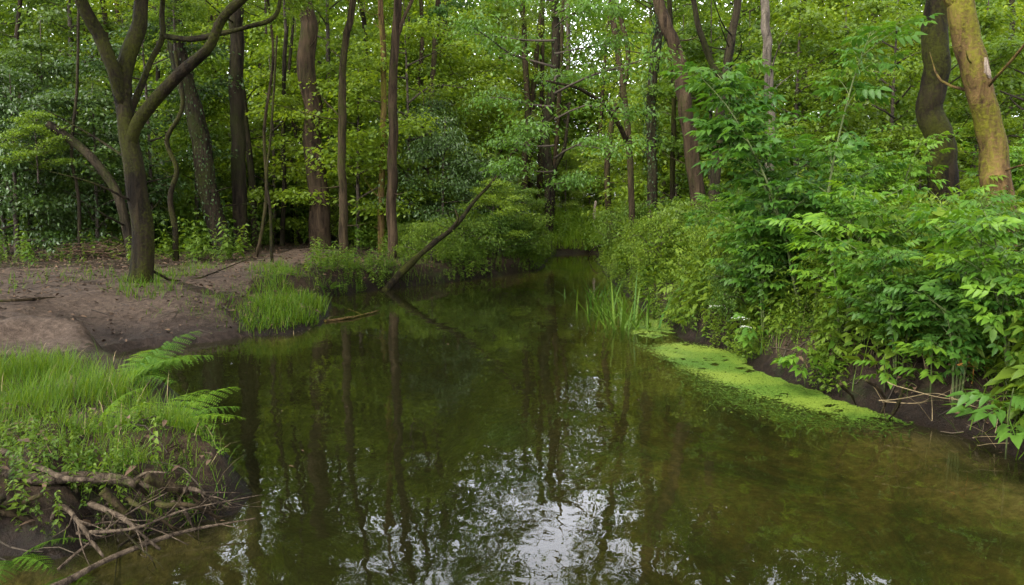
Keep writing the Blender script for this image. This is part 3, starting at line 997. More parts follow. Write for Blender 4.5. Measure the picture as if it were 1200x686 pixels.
for px, d, v, s_, lab in [(578, 21.6, 2, .50, 'hawthorn bush on the left bank point hiding the top of the leaning dead trunk'), (606, 22.8, 0, .42, 'smaller hawthorn bush at the tip of the left bank')]:
    place('hawthorn_bush', UND[v], lab, 'bush', px, d, s_, group='hawthorns on the left bank')
for px, d, v, s_, lab in [(662, 38, 1, .62, 'small bright bush at the back of the clearing left of the pale stump'), (716, 39, 3, .60, 'small bright bush at the back of the clearing right of the pale stump'), (690, 43, 0, .8, 'bright bush in the gap straight behind the pale stump')]:
    place('clearing_bush', FARB[v], lab, 'bush', px, d, s_, group='bushes behind the clearing')
for k, (px, d, lab) in enumerate([(15, 27, 'hazel bush on the wood floor at the far left edge'), (70, 26, 'hazel bush on the wood floor under the leaning mossy trunk'),
                  (110, 27.5, 'hazel bush on the wood floor left of the forked mossy tree'), (190, 26, 'hazel bush on the wood floor behind the twisted mossy stem'),
                  (225, 28, 'hazel bush on the wood floor left of the leaning ivy tree'), (268, 27, 'hazel bush on the wood floor left of the straight grey-brown trunk'),
                  (312, 26.5, 'hazel bush on the wood floor behind the thin wavy stems'), (340, 30, 'hazel bush on the wood floor left of the red-brown trunk'),
                  (395, 27, 'hazel bush on the wood floor right of the red-brown trunk'), (428, 26, 'hazel bush on the wood floor left of the thin yellow-green trunk'),
                  (475, 24.5, 'hazel bush on the wood floor right of the straight slim brown trunk'), (570, 27, 'hazel bush on the wood floor behind the left bank point'),
                  (745, 30, 'hazel bush on the wood floor right of the clearing'), (800, 26, 'hazel bush on the wood floor right of the upright ivy-covered trunk'),
                  (860, 21, 'hazel bush on the wood floor right of the forked dark trunk'), (925, 19, 'hazel bush on the wood floor right of the straight grey trunk'),
                  (1020, 18, 'hazel bush on the wood floor behind the back elders'), (1075, 17, 'hazel bush on the wood floor left behind the thick curved trunk'),
                  (1140, 15, 'hazel bush on the wood floor between the curved and the yellow mossy trunk')]):
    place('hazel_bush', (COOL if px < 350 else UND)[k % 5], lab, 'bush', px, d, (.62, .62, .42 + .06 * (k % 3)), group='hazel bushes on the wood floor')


# ------------------------------------------------------------------ elders on the right bank
def elder_meshes(seed, h):
    rng = np.random.default_rng(seed)
    st, lf = MB(), MB()
    for s in range(int(rng.integers(4, 6))):
        az = rng.uniform(0, 2 * PI)
        lean = rng.uniform(.10, .42)
        hh = h * rng.uniform(.6, 1.05)
        d = np.array([math.cos(az), math.sin(az), 0])
        p = [d * .05, d * lean * hh * .35 + [0, 0, hh * .45], d * lean * hh * .8 + [0, 0, hh * .8], d * lean * hh * 1.25 + [0, 0, hh]]
        tube(st, p, [.013, .010, .007, .003], 6, seg=12, rng=rng)
        C = catmull(p, 40)
        nn = max(4, int(hh / .125))
        for k in range(nn):
            f = .22 + .78 * (k + .6) / nn
            c = C[min(39, int(f * 39))]
            a0 = k * PI / 2 + rng.uniform(-.3, .3)
            sz = rng.uniform(.15, .28) * (1.05 if f < .9 else .7)
            for o in (0, PI):
                put(lf, CL[int(rng.integers(3))], c[None], rotm(a0 + o + rng.normal() * .3, rng.uniform(-.15, .45) - (.9 if rng.random() < .15 else 0), rng.normal() * .5), sz, rng.uniform(0, 1))
            if rng.random() < .6:          # a side shoot
                a1 = rng.uniform(0, 2 * PI)
                L = rng.uniform(.2, .5)
                e = c + np.array([math.cos(a1) * L, math.sin(a1) * L, L * .55])
                tube(st, [c, (c + e) / 2 + [0, 0, .02], e], [.005, .004, .002], 4, seg=3, rng=rng, cap=False)
                for q in (.5, .8, 1.0):
                    for o in (0, PI):
                        put(lf, CL[int(rng.integers(3))], (c + (e - c) * q)[None], rotm(a1 + PI / 2 * (q < 1) + o * (q < 1) + rng.normal() * .25, rng.uniform(-.2, .4), rng.normal() * .35), rng.uniform(.18, .3), rng.uniform(0, 1))
    return st.mesh('stem', M['stem_green']), lf.mesh('foliage', M['leaf_elder'])


ELD = [elder_meshes(900 + i, h) for i, h in enumerate([2.7, 2.4, 2.1, 1.8, 1.5])]
ELDER = [(950, 8.9, 0, 1.22, 'tallest bright elder shrub on the right bank'), (1005, 9.6, 1, .70, 'bright elder close behind the tallest one on its right'),
         (905, 10.2, 2, .75, 'bright elder left of the tallest one'), (1045, 8.0, 2, .66, 'elder in front of the thick curved trunk'),
         (1085, 7.6, 3, .70, 'elder below the thick curved trunk near the water'), (1135, 7.2, 3, .62, 'elder in front of the yellow mossy trunk'),
         (1195, 7.8, 2, .58, 'elder at the right of the yellow mossy trunk foot'), (1200, 6.0, 4, .9, 'near elder at the right picture edge over the bank'),
         (1130, 9.2, 1, .58, 'elder between the curved trunk and the yellow mossy trunk'), (880, 11.6, 3, .72, 'elder below the straight grey trunk'),
         (845, 12.6, 3, .62, 'elder below the forked dark trunk'), (990, 7.9, 4, 1.0, 'low elder at the bank edge behind the duckweed tip'),
         (925, 9.4, 1, .98, 'slender bright elder at the left shoulder of the tallest one'), (1035, 11.2, 0, .8, 'tall elder further back left of the curved trunk'), (815, 14.2, 4, .62, 'elder on the bank behind the reeds'),
         (930, 13.2, 0, .95, 'tall elder further back right of the grey trunk'), (1222, 10.4, 0, .72, 'tall elder behind the yellow mossy trunk'),
         (1040, 12.6, 0, .75, 'tall elder behind the thick curved trunk'), (790, 16.2, 4, .55, 'small elder near the upright ivy-covered trunk'),
         (865, 15.2, 1, .62, 'elder behind the forked dark trunk'), (900, 9.3, 4, .9, 'low elder on the bank above the duckweed middle'),
         (1060, 6.9, 4, .75, 'low elder above the bare soil of the right bank'), (1130, 6.3, 4, .8, 'low elder above the dry stems on the right bank')]
RE = np.random.default_rng(505)
for px, d, v, s, lab in ELDER:
    g = ground_at(px, d)
    t = thing('elder_shrub', lab, 'shrub', g, RE.uniform(0, 6.28) + (PI if lab.startswith('tallest') else 0), 'elders on the right bank', s)
    link('stem', ELD[v][0], t)
    link('foliage', ELD[v][1], t)


HAZ = [crown_mesh('foliage', 1000 + i, .1, [1.7, 2.1][i], [.95, 1.1][i], 18, [.085, .07][i], M[['leaf_wood', 'leaf_under'][i]], M['twig'], 8, 22, LO, 'dome', .2, .09, stem=.02, up=.45, droop=.45) for i in range(2)]
for px, d, v, s_, lab in [(1065, 9.6, 0, .8, 'hazel bush below the thick curved trunk'), (1158, 8.4, 1, .7, 'fine-leaved bush left of the yellow mossy trunk foot'),
                          (860, 13.4, 1, .75, 'fine-leaved bush below the forked dark trunk'), (805, 15.2, 0, .8, 'hazel bush on the bank behind the reeds'),
                          (925, 11.2, 0, .85, 'hazel bush left behind the tallest elder'), (1012, 8.5, 1, .62, 'fine-leaved bush at the bank right of the tallest elder'),
                          (1190, 6.7, 0, .55, 'small hazel bush at the right picture edge'), (1095, 7.1, 1, .5, 'small fine-leaved bush above the dry stems'),
                          (880, 9.8, 1, .5, 'small fine-leaved bush above the middle of the duckweed'), (835, 11.6, 1, .55, 'small fine-leaved bush above the upper end of the duckweed'),
                          (775, 14.2, 1, .6, 'fine-leaved bush right beside the reeds')]:
    place('bank_bush', HAZ[v], lab, 'bush', px, d, s_, group='bushes among the elders')


# ------------------------------------------------------------------ undergrowth (nettles, brambles): nobody could count it
def herb(seed, h, pairs, size, tpl):
    rng = np.random.default_rng(seed)
    mb = MB()
    lean = rng.normal(size=2) * .18
    top = np.array([lean[0] * h, lean[1] * h, h])
    w = .004
    mb.add([(-w, 0, 0), (w, 0, 0), tuple(top + [w * .5, 0, 0]), tuple(top - [w * .5, 0, 0])], [[0, 1, 2, 3]], tint=.2)
    for k in range(pairs):
        f = .25 + .75 * k / (pairs - 1)
        for o in (0, PI):
            put(mb, tpl, (top * f + [0, 0, -.05 * f * (1 - f)])[None], rotm(k * PI / 2 + o + rng.normal() * .3, rng.uniform(-.5, .25), rng.normal() * .4),
                size * (1.15 - .5 * f) * rng.uniform(.8, 1.2), rng.uniform(0, 1))
    v = np.concatenate(mb.v)
    q = np.concatenate(mb.q)
    t = np.concatenate(mb.t)
    return (v, q, t), np.concatenate(mb.tint)


HERBS = [herb(700 + i, 1.0, 8 + i % 3, .17 + .02 * (i % 3), [LN, LO, LN][i % 3]) for i in range(6)]
ARCH = [herb(720 + i, 1.0, 6, .22, CL[i]) for i in range(3)]


W_H = Wob(55, 9, .25, 1.3, 2)


def scatter_herbs(mb, P, hmin, hmax, rng, templates=None):
    templates = templates or HERBS
    z = terrain(P[:, 0], P[:, 1])
    k = rng.integers(0, len(templates), len(P))
    for i, (tpl, tint) in enumerate(templates):
        s = k == i
        n = s.sum()
        if not n:
            continue
        yaw = rng.uniform(0, 2 * PI, n)
        c, sn = np.cos(yaw), np.sin(yaw)
        o = np.zeros(n)
        Mx = np.stack([np.stack([c, -sn, o], -1), np.stack([sn, c, o], -1), np.stack([o + rng.normal(size=n) * .15, o + rng.normal(size=n) * .15, o + 1], -1)], 1)
        pos = np.stack([P[s, 0], P[s, 1], z[s] - .01], 1)
        v, q, t = tpl
        sc = rng.uniform(hmin, hmax, n) * np.clip(1 + .42 * W_H(P[s]), .45, 1.7)
        V = np.einsum('nij,vj->nvi', Mx, v) * sc[:, None, None] + pos[:, None, :]
        off = np.arange(n)[:, None, None] * len(v)
        base = rng.uniform(0, .5, n)
        mb.add(V.reshape(-1, 3), (q[None] + off).reshape(-1, 4), (t[None] + off).reshape(-1, 3), (tint[None] * .5 + base[:, None]).ravel())


def rand_pts(n, px0, px1, d0, d1, rng, min_water=.12, pad=None):
    """points on dry ground, even over the floor between two sight lines"""
    d = np.sqrt(rng.uniform(d0 ** 2, d1 ** 2, n))
    px = rng.uniform(px0, px1, n)
    x = (px - 600) / 933 * d * (1 / cp)
    P = np.stack([x, d], 1)
    sd = sdist(POLY, P)
    k = sd < -min_water
    return P[k], -sd[k]


def in_poly(n, pxpoly, z, rng, margin=0.0, soft=.15):
    A = np.array([tuple(at(x, y, z)[:2]) for x, y in pxpoly])
    lo, hi = A.min(0) - .2, A.max(0) + .2
    P = rng.uniform(lo, hi, (n, 2))
    s = sdist(A, P) + soft * rng.normal(size=n)
    return P[s > margin]


rng = np.random.default_rng(21)
mb = MB()
P, dist = rand_pts(5200, 690, 1330, 4.5, 20, rng, .04)
k = (P[:, 0] > .2)
scatter_herbs(mb, P[k], .35, .85, rng)
P, dist = rand_pts(9000, 690, 1000, 6.0, 24, rng, -.06)
P = P[(P[:, 0] > .5) & (dist < .5)]
scatter_herbs(mb, P, .22, .5, rng, ARCH + HERBS[:2])
P, dist = rand_pts(900, 690, 1300, 4.8, 22, rng, .05)
P = P[(P[:, 0] > .5)]
scatter_herbs(mb, P, .5, .95, rng, ARCH)
tag(mb.build('undergrowth', M['leaf_under']), 'dense nettles and brambles covering the right bank', 'undergrowth', kind='stuff')

rng = np.random.default_rng(22)
mb = MB()
P, dist = rand_pts(7000, -200, 700, 14, 34, rng, .12)
wn = Wob(33, 8, .12, .7, 2)(P)
k = (path_sd(P) < -.25) & (P[:, 0] < 1.0) & (wn > .0)
scatter_herbs(mb, P[k], .12, .5, rng, HERBS + ARCH)
k = (path_sd(P) < -.5) & (P[:, 0] < 1.0) & (wn > .9)
scatter_herbs(mb, P[k], .5, .9, rng, HERBS + ARCH)
P, dist = rand_pts(3600, -250, 1300, 23, 40, rng, .5)
k = (path_sd(P) < -.4) & ~((P[:, 0] > .2) & (P[:, 0] < 6) & (P[:, 1] > 28))
scatter_herbs(mb, P[k], .5, 1.5, rng)
P, dist = rand_pts(500, 370, 640, 12.2, 20, rng, .06)
k = (path_sd(P) < -.15) & (dist < 1.4)
scatter_herbs(mb, P[k], .15, .38, rng)
P, dist = rand_pts(9000, 375, 660, 15, 29, rng, -.05)
k = (path_sd(P) < -.15) & (dist < .55) & (P[:, 0] < 1.6)
scatter_herbs(mb, P[k], .15, .36, rng)
P = in_poly(700, [(-60, 515), (100, 525), (200, 515), (275, 560), (285, 595), (200, 590), (120, 585), (-60, 570)], .28, rng)
scatter_herbs(mb, P[sdist(POLY, P) < 0], .05, .13, rng)
P = in_poly(520, [(-60, 555), (120, 580), (150, 620), (90, 660), (-60, 680)], .2, rng)
scatter_herbs(mb, P[sdist(POLY, P) < -.05], .06, .18, rng, ARCH + HERBS)
P, dist = rand_pts(900, 375, 660, 16, 29, rng, -.02)
k = (path_sd(P) < -.3) & (dist < .5) & (P[:, 0] < 1.6)
scatter_herbs(mb, P[k], .25, .55, rng, ARCH)
P, dist = rand_pts(700, 640, 800, 20, 34, rng, .06)
scatter_herbs(mb, P, .3, .7, rng)
tag(mb.build('ground_cover', M['leaf_under']), 'low leafy ground cover under the trees on the left bank', 'ground cover', kind='stuff')


# ------------------------------------------------------------------ grass
def blades(mb, P, z, L, W, rng, bend=.5, up=1.25):
    n = len(P)
    yaw = rng.uniform(0, 2 * PI, n)
    el = np.clip(rng.normal(up, .22, n), .5, 1.56)
    cu = bend * rng.uniform(.4, 1.5, n)
    p = np.stack([P[:, 0], P[:, 1], z], 1)
    hv = np.stack([np.cos(yaw), np.sin(yaw), 0 * yaw], 1)
    sv = np.stack([-np.sin(yaw), np.cos(yaw), 0 * yaw], 1)
    S = []
    for k, w in enumerate((1, .85, .55)):
        S.append(p - sv * (W * w)[:, None] * .5)
        S.append(p + sv * (W * w)[:, None] * .5)
        e = el - cu * (k + .5) / 3 * 1.2
        p = p + (hv * np.cos(e)[:, None] + np.array([0, 0, 1]) * np.sin(e)[:, None]) * (L / 3)[:, None]
    S.append(p)
    V = np.stack(S, 1)
    off = np.arange(n)[:, None, None] * 7
    q = np.array([[0, 1, 3, 2], [2, 3, 5, 4]])
    t = np.array([[4, 5, 6]])
    mb.add(V.reshape(-1, 3), (q[None] + off).reshape(-1, 4), (t[None] + off).reshape(-1, 3), np.repeat(np.clip(rng.normal(.5, .25, n), 0, 1), 7))


rng = np.random.default_rng(31)
mb = MB()
tuft = Wob(41, 10, .5, 2.2, 2)


def grass_patch(n, poly, z, L, W, minw=.0, bend=.6, wet=True, contrast=.5, soft=.12):
    P = in_poly(n, poly, z, rng, soft=soft)
    sd = sdist(POLY, P)
    P = P[(sd < -minw)]
    t = tuft(P)
    P = P[rng.random(len(P)) < np.clip(.65 + contrast * t, .08, 1)]
    t = np.clip(1 + .22 * tuft(P), .6, 1.5)
    blades(mb, P, terrain(P[:, 0], P[:, 1]) - .01, L * t * rng.uniform(.4, 1.25, len(P)), W * rng.uniform(.7, 1.3, len(P)), rng, bend)


# near left bank
grass_patch(30000, [(-60, 425), (20, 415), (80, 420), (130, 440), (175, 470), (190, 490), (140, 520), (60, 520), (-60, 505)], .33, .22, .0045, .03, contrast=.8)
grass_patch(15000, [(-60, 500), (150, 515), (205, 500), (240, 520), (275, 560), (285, 585), (235, 590), (190, 570), (140, 555), (60, 535), (-60, 540)], .30, .20, .0045, .0, contrast=.7)
grass_patch(9000, [(160, 485), (215, 505), (262, 540), (286, 580), (240, 585), (190, 540)], .29, .22, .0045, -.02, bend=.9, contrast=.12)
grass_patch(5000, [(205, 515), (255, 535), (290, 575), (285, 600), (240, 600), (205, 560)], .28, .27, .0045, -.03, bend=.9)
# left shore tussock and grass by the mossy tree
grass_patch(17000, [(285, 372), (330, 338), (372, 350), (382, 365), (376, 382), (330, 394), (290, 392)], .22, .24, .009, -.02)
grass_patch(3500, [(205, 360), (255, 345), (290, 340), (340, 335), (370, 350), (320, 372), (270, 370)], .38, .13, .009)
grass_patch(2600, [(135, 345), (150, 330), (185, 328), (205, 340), (180, 350)], .5, .25, .010)
grass_patch(2000, [(170, 335), (230, 312), (260, 315), (210, 332)], .5, .22, .010)
grass_patch(5000, [(350, 335), (400, 318), (470, 308), (530, 322), (470, 335), (395, 345), (375, 345)], .42, .26, .011, -.02)
grass_patch(1500, [(290, 315), (330, 308), (335, 318), (300, 325)], .55, .2, .011)
grass_patch(700, [(0, 330), (60, 318), (140, 316), (140, 326), (50, 338), (0, 344)], .55, .2, .012, contrast=.8)
# clearing at the stream head
# right bank fringe
grass_patch(3500, [(770, 385), (820, 395), (880, 415), (950, 440), (990, 462), (990, 430), (920, 405), (840, 380), (790, 365)], .25, .35, .008, -.03, bend=.9)
grass_patch(1400, [(1110, 470), (1200, 500), (1260, 540), (1260, 470), (1160, 440)], .3, .45, .010, -.05, bend=1.0)
tag(mb.build('grass', M['grass']), 'bright green grass on the banks', 'grass', kind='stuff')

mb = MB()
P = in_poly(1300, [(-60, 425), (80, 420), (190, 480), (285, 575), (285, 595), (150, 560), (-60, 540)], .31, rng)
P = P[sdist(POLY, P) < 0]
blades(mb, P, terrain(P[:, 0], P[:, 1]) - .01, rng.uniform(.08, .32, len(P)), rng.uniform(.003, .006, len(P)), rng, .9, 1.0)
P = in_poly(900, [(285, 375), (330, 345), (372, 350), (382, 365), (376, 382), (330, 394), (290, 392)], .22, rng)
blades(mb, P, terrain(P[:, 0], P[:, 1]) - .01, rng.uniform(.08, .25, len(P)), rng.uniform(.005, .008, len(P)), rng, .9, 1.0)
P, _ = rand_pts(900, 760, 1250, 5, 12, rng, -.02)
P = P[_ < .7]
blades(mb, P, terrain(P[:, 0], P[:, 1]) - .01, rng.uniform(.15, .5, len(P)), rng.uniform(.004, .008, len(P)), rng, 1.0, 1.1)
tag(mb.build('dry_grass', M['straw']), 'dry straw-coloured blades among the green grass', 'dry grass', kind='stuff')

mb = MB()
Pc = np.vstack([rng.uniform([.6, 29.8], [5.6, 36.0], (14000, 2)), rng.uniform([-.5, 36], [9, 50], (12000, 2))])
Pc = Pc[(sdist(POLY, Pc) < -.03)]
blades(mb, Pc, terrain(Pc[:, 0], Pc[:, 1]) - .02, .50 * rng.uniform(.4, 1.15, len(Pc)), .02 * rng.uniform(.7, 1.3, len(Pc)), rng, .7)
tag(mb.build('brightened_grass', M['grass_brightened']), 'tall grass in the clearing at the stream head, sunlight put into its colour', 'tall grass', kind='stuff')

# leaf litter
rng = np.random.default_rng(32)
mb = MB()
P1, _ = rand_pts(11000, -150, 640, 9.5, 26, rng, .05)
P2 = in_poly(500, [(-60, 500), (200, 500), (285, 590), (150, 640), (-60, 600)], .25, rng)
P3, _ = rand_pts(1500, 740, 1300, 4.5, 9, rng, .0)
P = np.vstack([P1, P2, P3])
P = P[sdist(POLY, P) < -.03]
onp = path_sd(P) > -.1
P = P[(rng.random(len(P)) < .85) | ~onp]
n = len(P)
put(mb, LO, np.stack([P[:, 0], P[:, 1], terrain(P[:, 0], P[:, 1]) + .045], 1), rotm(rng.uniform(0, 6.28, n), rng.normal(size=n) * .25, rng.normal(size=n) * .4), rng.uniform(.04, .10, n), rng.uniform(0, 1, n))
tag(mb.build('leaf_litter', M['litter']), 'fallen brown leaves scattered over mud and banks', 'leaf litter', kind='stuff')


# twigs on the mud and the wood floor
rng = np.random.default_rng(35)
mb = MB()
P = np.vstack([rand_pts(900, -150, 480, 9.5, 22, rng, .1)[0], rand_pts(160, 850, 1250, 5, 9, rng, .0)[0], in_poly(60, [(-40, 520), (200, 520), (260, 580), (100, 600), (-40, 590)], .28, rng)])
for x_, y_ in P:
    a, L = rng.uniform(0, 6.28), rng.uniform(.08, .45)
    d = np.array([math.cos(a), math.sin(a), 0]) * L
    q = np.array([x_, y_, 0]) + np.outer([-.5, 0, .5], d) + rng.normal(size=(3, 3)) * .02
    q[:, 2] = terrain(q[:, 0], q[:, 1]) + .028
    tube(mb, q, np.array([.006, .005, .003]) * rng.uniform(.5, 1.3), 4, seg=4, rng=rng, cap=False, tint=rng.uniform(0, 1))
tag(mb.build('twig_litter', M['twig']), 'small fallen twigs on the mud and the wood floor', 'twigs', kind='stuff')
# leaves and specks afloat
mb = MB()
P, dist = rand_pts(9000, 100, 1200, 3.9, 26, rng, -9)
k = (sdist(POLY, P) > .04) & (rng.random(len(P)) < np.exp(-np.maximum(sdist(POLY, P), 0) / .35) * .25 + .012)
P = P[k]
n = len(P)
put(mb, LO, np.stack([P[:, 0], P[:, 1], np.full(n, .006)], 1), rotm(rng.uniform(0, 6.28, n), rng.normal(size=n) * .05, rng.normal(size=n) * .06), rng.uniform(.012, .05, n), rng.uniform(.3, 1, n))
tag(mb.build('floating_leaves', M['litter']), 'small fallen leaves drifting on the water', 'leaves', kind='stuff')


# ------------------------------------------------------------------ ferns
def frond(seed, pairs=17, det=9):
    rng = np.random.default_rng(seed)
    mb = MB()
    L = 1.0
    s = np.linspace(0, 1, 12)
    el0, el1 = 1.0, -.12
    pts = [np.zeros(3)]
    for k in range(1, 30):
        e = el0 + (el1 - el0) * (k / 29) ** 1.1
        pts.append(pts[-1] + np.array([0, math.cos(e), math.sin(e)]) / 29)
    C = np.array(pts)
    tube(mb, C[::4], np.linspace(.006, .0015, len(C[::4])), 4, seg=12, rng=rng, cap=False, tint=.6)
    T = np.gradient(C, axis=0)
    T /= np.linalg.norm(T, axis=1)[:, None]
    for k in range(pairs):
        f = .16 + .84 * (k + .3) / pairs
        i = min(29, int(f * 29))
        ln = .27 * math.sin(PI * (0.12 + .88 * (1 - f)) * .55) * (1.0 if f > .25 else .8)
        for sd in (-1, 1):
            d = np.array([sd, 0, 0]) * .92 + T[i] * .42 + np.array([0, 0, -.10]) + rng.normal(size=3) * .05
            d /= np.linalg.norm(d)
            nn = np.cross(d, T[i]) * sd
            nn /= np.linalg.norm(nn)
            side = np.cross(nn, d)
            m = max(4, int(det * 1.6 * ln / .3))
            for j in range(m):
                g = (j + .3) / m
                c = C[i] + d * ln * g + np.array([0, 0, -.25 * ln * g * g])
                w = .034 * (1 - g) ** .8 * ln / .3 + .004
                for q in (-1, 1):
                    e = side * q + d * .35
                    b = d * (ln / m * .30)
                    v = np.array([c - b, c + b, c + e * w + b * .5, c + e * w * .9 - b * .4 + nn * .004])
                    mb.add(v, [[0, 1, 2, 3]], tint=np.clip(.5 + .3 * rng.normal(), 0, 1))
            tipc = C[i] + d * ln + np.array([0, 0, -.25 * ln])
            mb.add(np.array([C[i] - T[i] * .003, C[i] + T[i] * .003, tipc]), None, [[0, 1, 2]], tint=.6)
    return mb.mesh('frond', M['fern'])


FR = [frond(800 + i) for i in range(3)]


def fern(label, px, py, zz, n, length, az0, spread, seed, low=0.0):
    rng = np.random.default_rng(seed)
    p = at(px, py, zz)
    g = np.array([p[0], p[1], tz(p[0], p[1])])
    t = thing('fern', label, 'fern', g, group='ferns')
    for k in range(n):
        o = link('frond', FR[k % 3], t, (rng.normal() * .03, rng.normal() * .03, -.01), 0, length * rng.uniform(.75, 1.1))
        o.rotation_euler = (-low + rng.normal() * .12, rng.normal() * .15, az0 + spread * ((k + .5) / n - .5) * 2 + rng.normal() * .12)
    return t


# rotation 0 sends a frond along +y (away); -90 deg sends it right, +90 deg left
fern('tall bracken fern at the back edge of the near grassy bank', 150, 452, .33, 9, .78, -.95, 1.35, 1, .12)
fern('bracken fern arching right over the water from the near bank', 185, 500, .33, 7, .70, -1.3, 1.1, 2, .15)
fern('bracken fern in the middle of the near grassy bank', 120, 505, .33, 4, .5, -1.0, 1.6, 3, .1)
fern('fern drooping over the exposed roots at the bottom left', 10, 592, .28, 4, .36, -1.9, 1.1, 4, .5)
fern('small fern hanging to the water at the bottom left', 78, 600, .28, 4, .3, -2.6, .9, 5, .7)
fern('pale fern on the bank behind the small grassy point', 385, 322, .42, 6, .55, 0, 3.0, 6, .2)
fern('fern on the left bank at the foot of the slim brown trunk', 478, 316, .42, 6, .7, 0, 3.0, 7, .2)
fern('fern hanging over the water from the left bank point', 560, 318, .38, 7, .8, -2.4, 1.6, 8, .4)
fern('fern at the tip of the left bank near the stream head', 600, 312, .38, 7, .85, -2.2, 1.8, 9, .3)


# ------------------------------------------------------------------ reeds
def reed_clump(label, px, py, n, h, seed, w=.026):
    rng = np.random.default_rng(seed)
    g = at(px, py, 0)
    mb = MB()
    P = rng.normal(size=(n, 2)) * [.22, .28]
    blades(mb, P, np.full(n, -.15), h * rng.uniform(.45, 1.1, n), w * rng.uniform(.7, 1.3, n), rng, .85, 1.36)
    o = mb.build('reed_clump', M['reed'])
    o.location = g
    return tag(o, label, 'reeds', 'reeds at the right water edge')


reed_clump('tall reed clump standing in the water on the right, nearest the duckweed', 738, 383, 55, 1.0, 51, .036)
reed_clump('dense reed clump behind the nearest one at the right water edge', 716, 366, 90, .75, 52)
reed_clump('farthest sparse reed clump at the right water edge', 700, 349, 45, .75, 53)

# ------------------------------------------------------------------ duckweed and water weed
rng = np.random.default_rng(61)
DW1 = [(762, 407), (800, 404), (850, 413), (905, 437), (985, 470), (1050, 491), (1000, 489), (950, 478), (900, 465), (860, 452), (825, 437), (795, 424)]
DW2 = [(742, 392), (752, 374), (775, 376), (800, 392), (792, 398), (760, 396)]


def floaters(mb, n, poly, size, soft, thr=-9., z=.004):
    P = in_poly(n, poly, 0, rng, soft=soft)
    P = P[sdist(POLY, P) > -.12]
    P = P[Wob(71, 14, 1.6, 9., 2)(P) + .8 * Wob(73, 8, .5, 1.2, 2)(P) > thr]
    n = len(P)
    a = np.arange(6) * PI / 3
    hexv = np.concatenate([[[0, 0, .25]], np.stack([np.cos(a), np.sin(a), 0 * a], 1)])
    tri = np.array([[0, i + 1, (i + 1) % 6 + 1] for i in range(6)])
    tn = np.clip(.45 + .28 * Wob(72, 10, .6, 3., 2)(P) + .15 * rng.normal(size=n), 0, 1)
    put(mb, (hexv, np.zeros((0, 4), int), tri), np.stack([P[:, 0], P[:, 1], z + rng.uniform(0, .003, n)], 1), rotm(rng.uniform(0, 6.28, n), rng.normal(size=n) * .05, rng.normal(size=n) * .05), size * rng.uniform(.5, 1.3, n), tn)


mb = MB()
floaters(mb, 66000, DW1, .011, .09, -1.45)
floaters(mb, 3500, DW1, .010, .45, -9.)
floaters(mb, 14000, DW1, .010, .10, -.2)
floaters(mb, 9000, DW2, .012, .03, -.4)
floaters(mb, 5000, DW1, .010, .12, .2)
tag(mb.build('duckweed', M['duckweed'], smooth_shade=False), 'bright green duckweed carpet floating along the right bank', 'duckweed', kind='stuff')
mb = MB()
WW = [(800, 430), (850, 455), (900, 470), (960, 484), (1060, 497), (1040, 505), (960, 500), (880, 482), (830, 462)]
P = in_poly(7000, WW, 0, rng, soft=.12)
P = P[sdist(POLY, P) > .03]
blades(mb, P, np.full(len(P), -.03), rng.uniform(.08, .22, len(P)), rng.uniform(.006, .014, len(P)), rng, .2, .5)
v = mb.v[-1]
v[:, 2] = np.clip(v[:, 2], -.06, .002)
for _ in range(3):
    pass
tag(mb.build('water_weed', M['weed']), 'dark green weed trailing under the duckweed edge', 'water weed', kind='stuff')


# ------------------------------------------------------------------ dead wood, roots, stems
def stick(name, label, cat, pts, w0, w1, mat, twigs=0, seed=0, group=None, sides=7, rough=.12, wander=.01):
    """pts: (px, py, z) along the stick; widths in metres"""
    rng = np.random.default_rng(seed + 500)
    P = np.array([at(x, y, z) for x, y, z in pts])
    base = P[0].copy()
    P = P - base
    mb = MB()
    if name == 'dead_branch':
        w0, w1 = w0 * .75, w1 * .75
    C = tube(mb, P, np.linspace(w0, w1, len(P)) / 2, sides, seg=26, rough=rough, rng=rng, wander=wander)
    for k in range(twigs):
        i = int(rng.uniform(.25, .9) * 26)
        d = C[min(i + 2, 26)] - C[i]
        d /= np.linalg.norm(d)
        q = d * .6 + rng.normal(size=3) * [.5, .5, .35]
        q /= np.linalg.norm(q)
        L = rng.uniform(.08, .30)
        tube(mb, [C[i], C[i] + q * L * .5 + rng.normal(size=3) * .02, C[i] + q * L], [w1 * .35, w1 * .25, w1 * .12], 5, seg=5, rng=rng)
    o = mb.build(name, mat)
    o.location = base
    return tag(o, label, cat, group)


G1 = 'dead branches at the near left bank'
stick('dead_branch', 'longest pale dead branch lying out over the water at the bottom left', 'branch', [(60, 690, .02), (130, 655, .03), (210, 625, .05), (300, 608, .07)], .055, .012, M['dead'], 5, 1, G1)
stick('dead_branch', 'thin forked dead branch arching above the longest one', 'branch', [(90, 625, .14), (160, 618, .16), (215, 598, .18), (306, 580, .20)], .028, .007, M['dead'], 7, 2, G1)
stick('dead_branch', 'dead branch rising from the water against the root mass', 'branch', [(68, 668, .0), (110, 632, .10), (150, 600, .22), (192, 578, .30)], .022, .008, M['dead'], 5, 3, G1)
stick('dead_branch', 'short crooked dead branch under the bank beside the hanging fern', 'branch', [(95, 618, .16), (140, 612, .14), (185, 622, .08), (222, 640, .0)], .018, .006, M['dead'], 5, 4, G1)
stick('dead_branch', 'dark dead branch sloping into the water below the roots', 'branch', [(125, 600, .22), (150, 630, .10), (172, 652, .02), (180, 668, -.05)], .020, .008, M['bark_dark'], 3, 5, G1)
stick('dead_branch', 'broken dead branch along the foot of the near bank', 'branch', [(140, 640, .02), (190, 612, .06), (235, 600, .06), (262, 604, .0)], .022, .008, M['bark_dark'], 4, 6, G1)
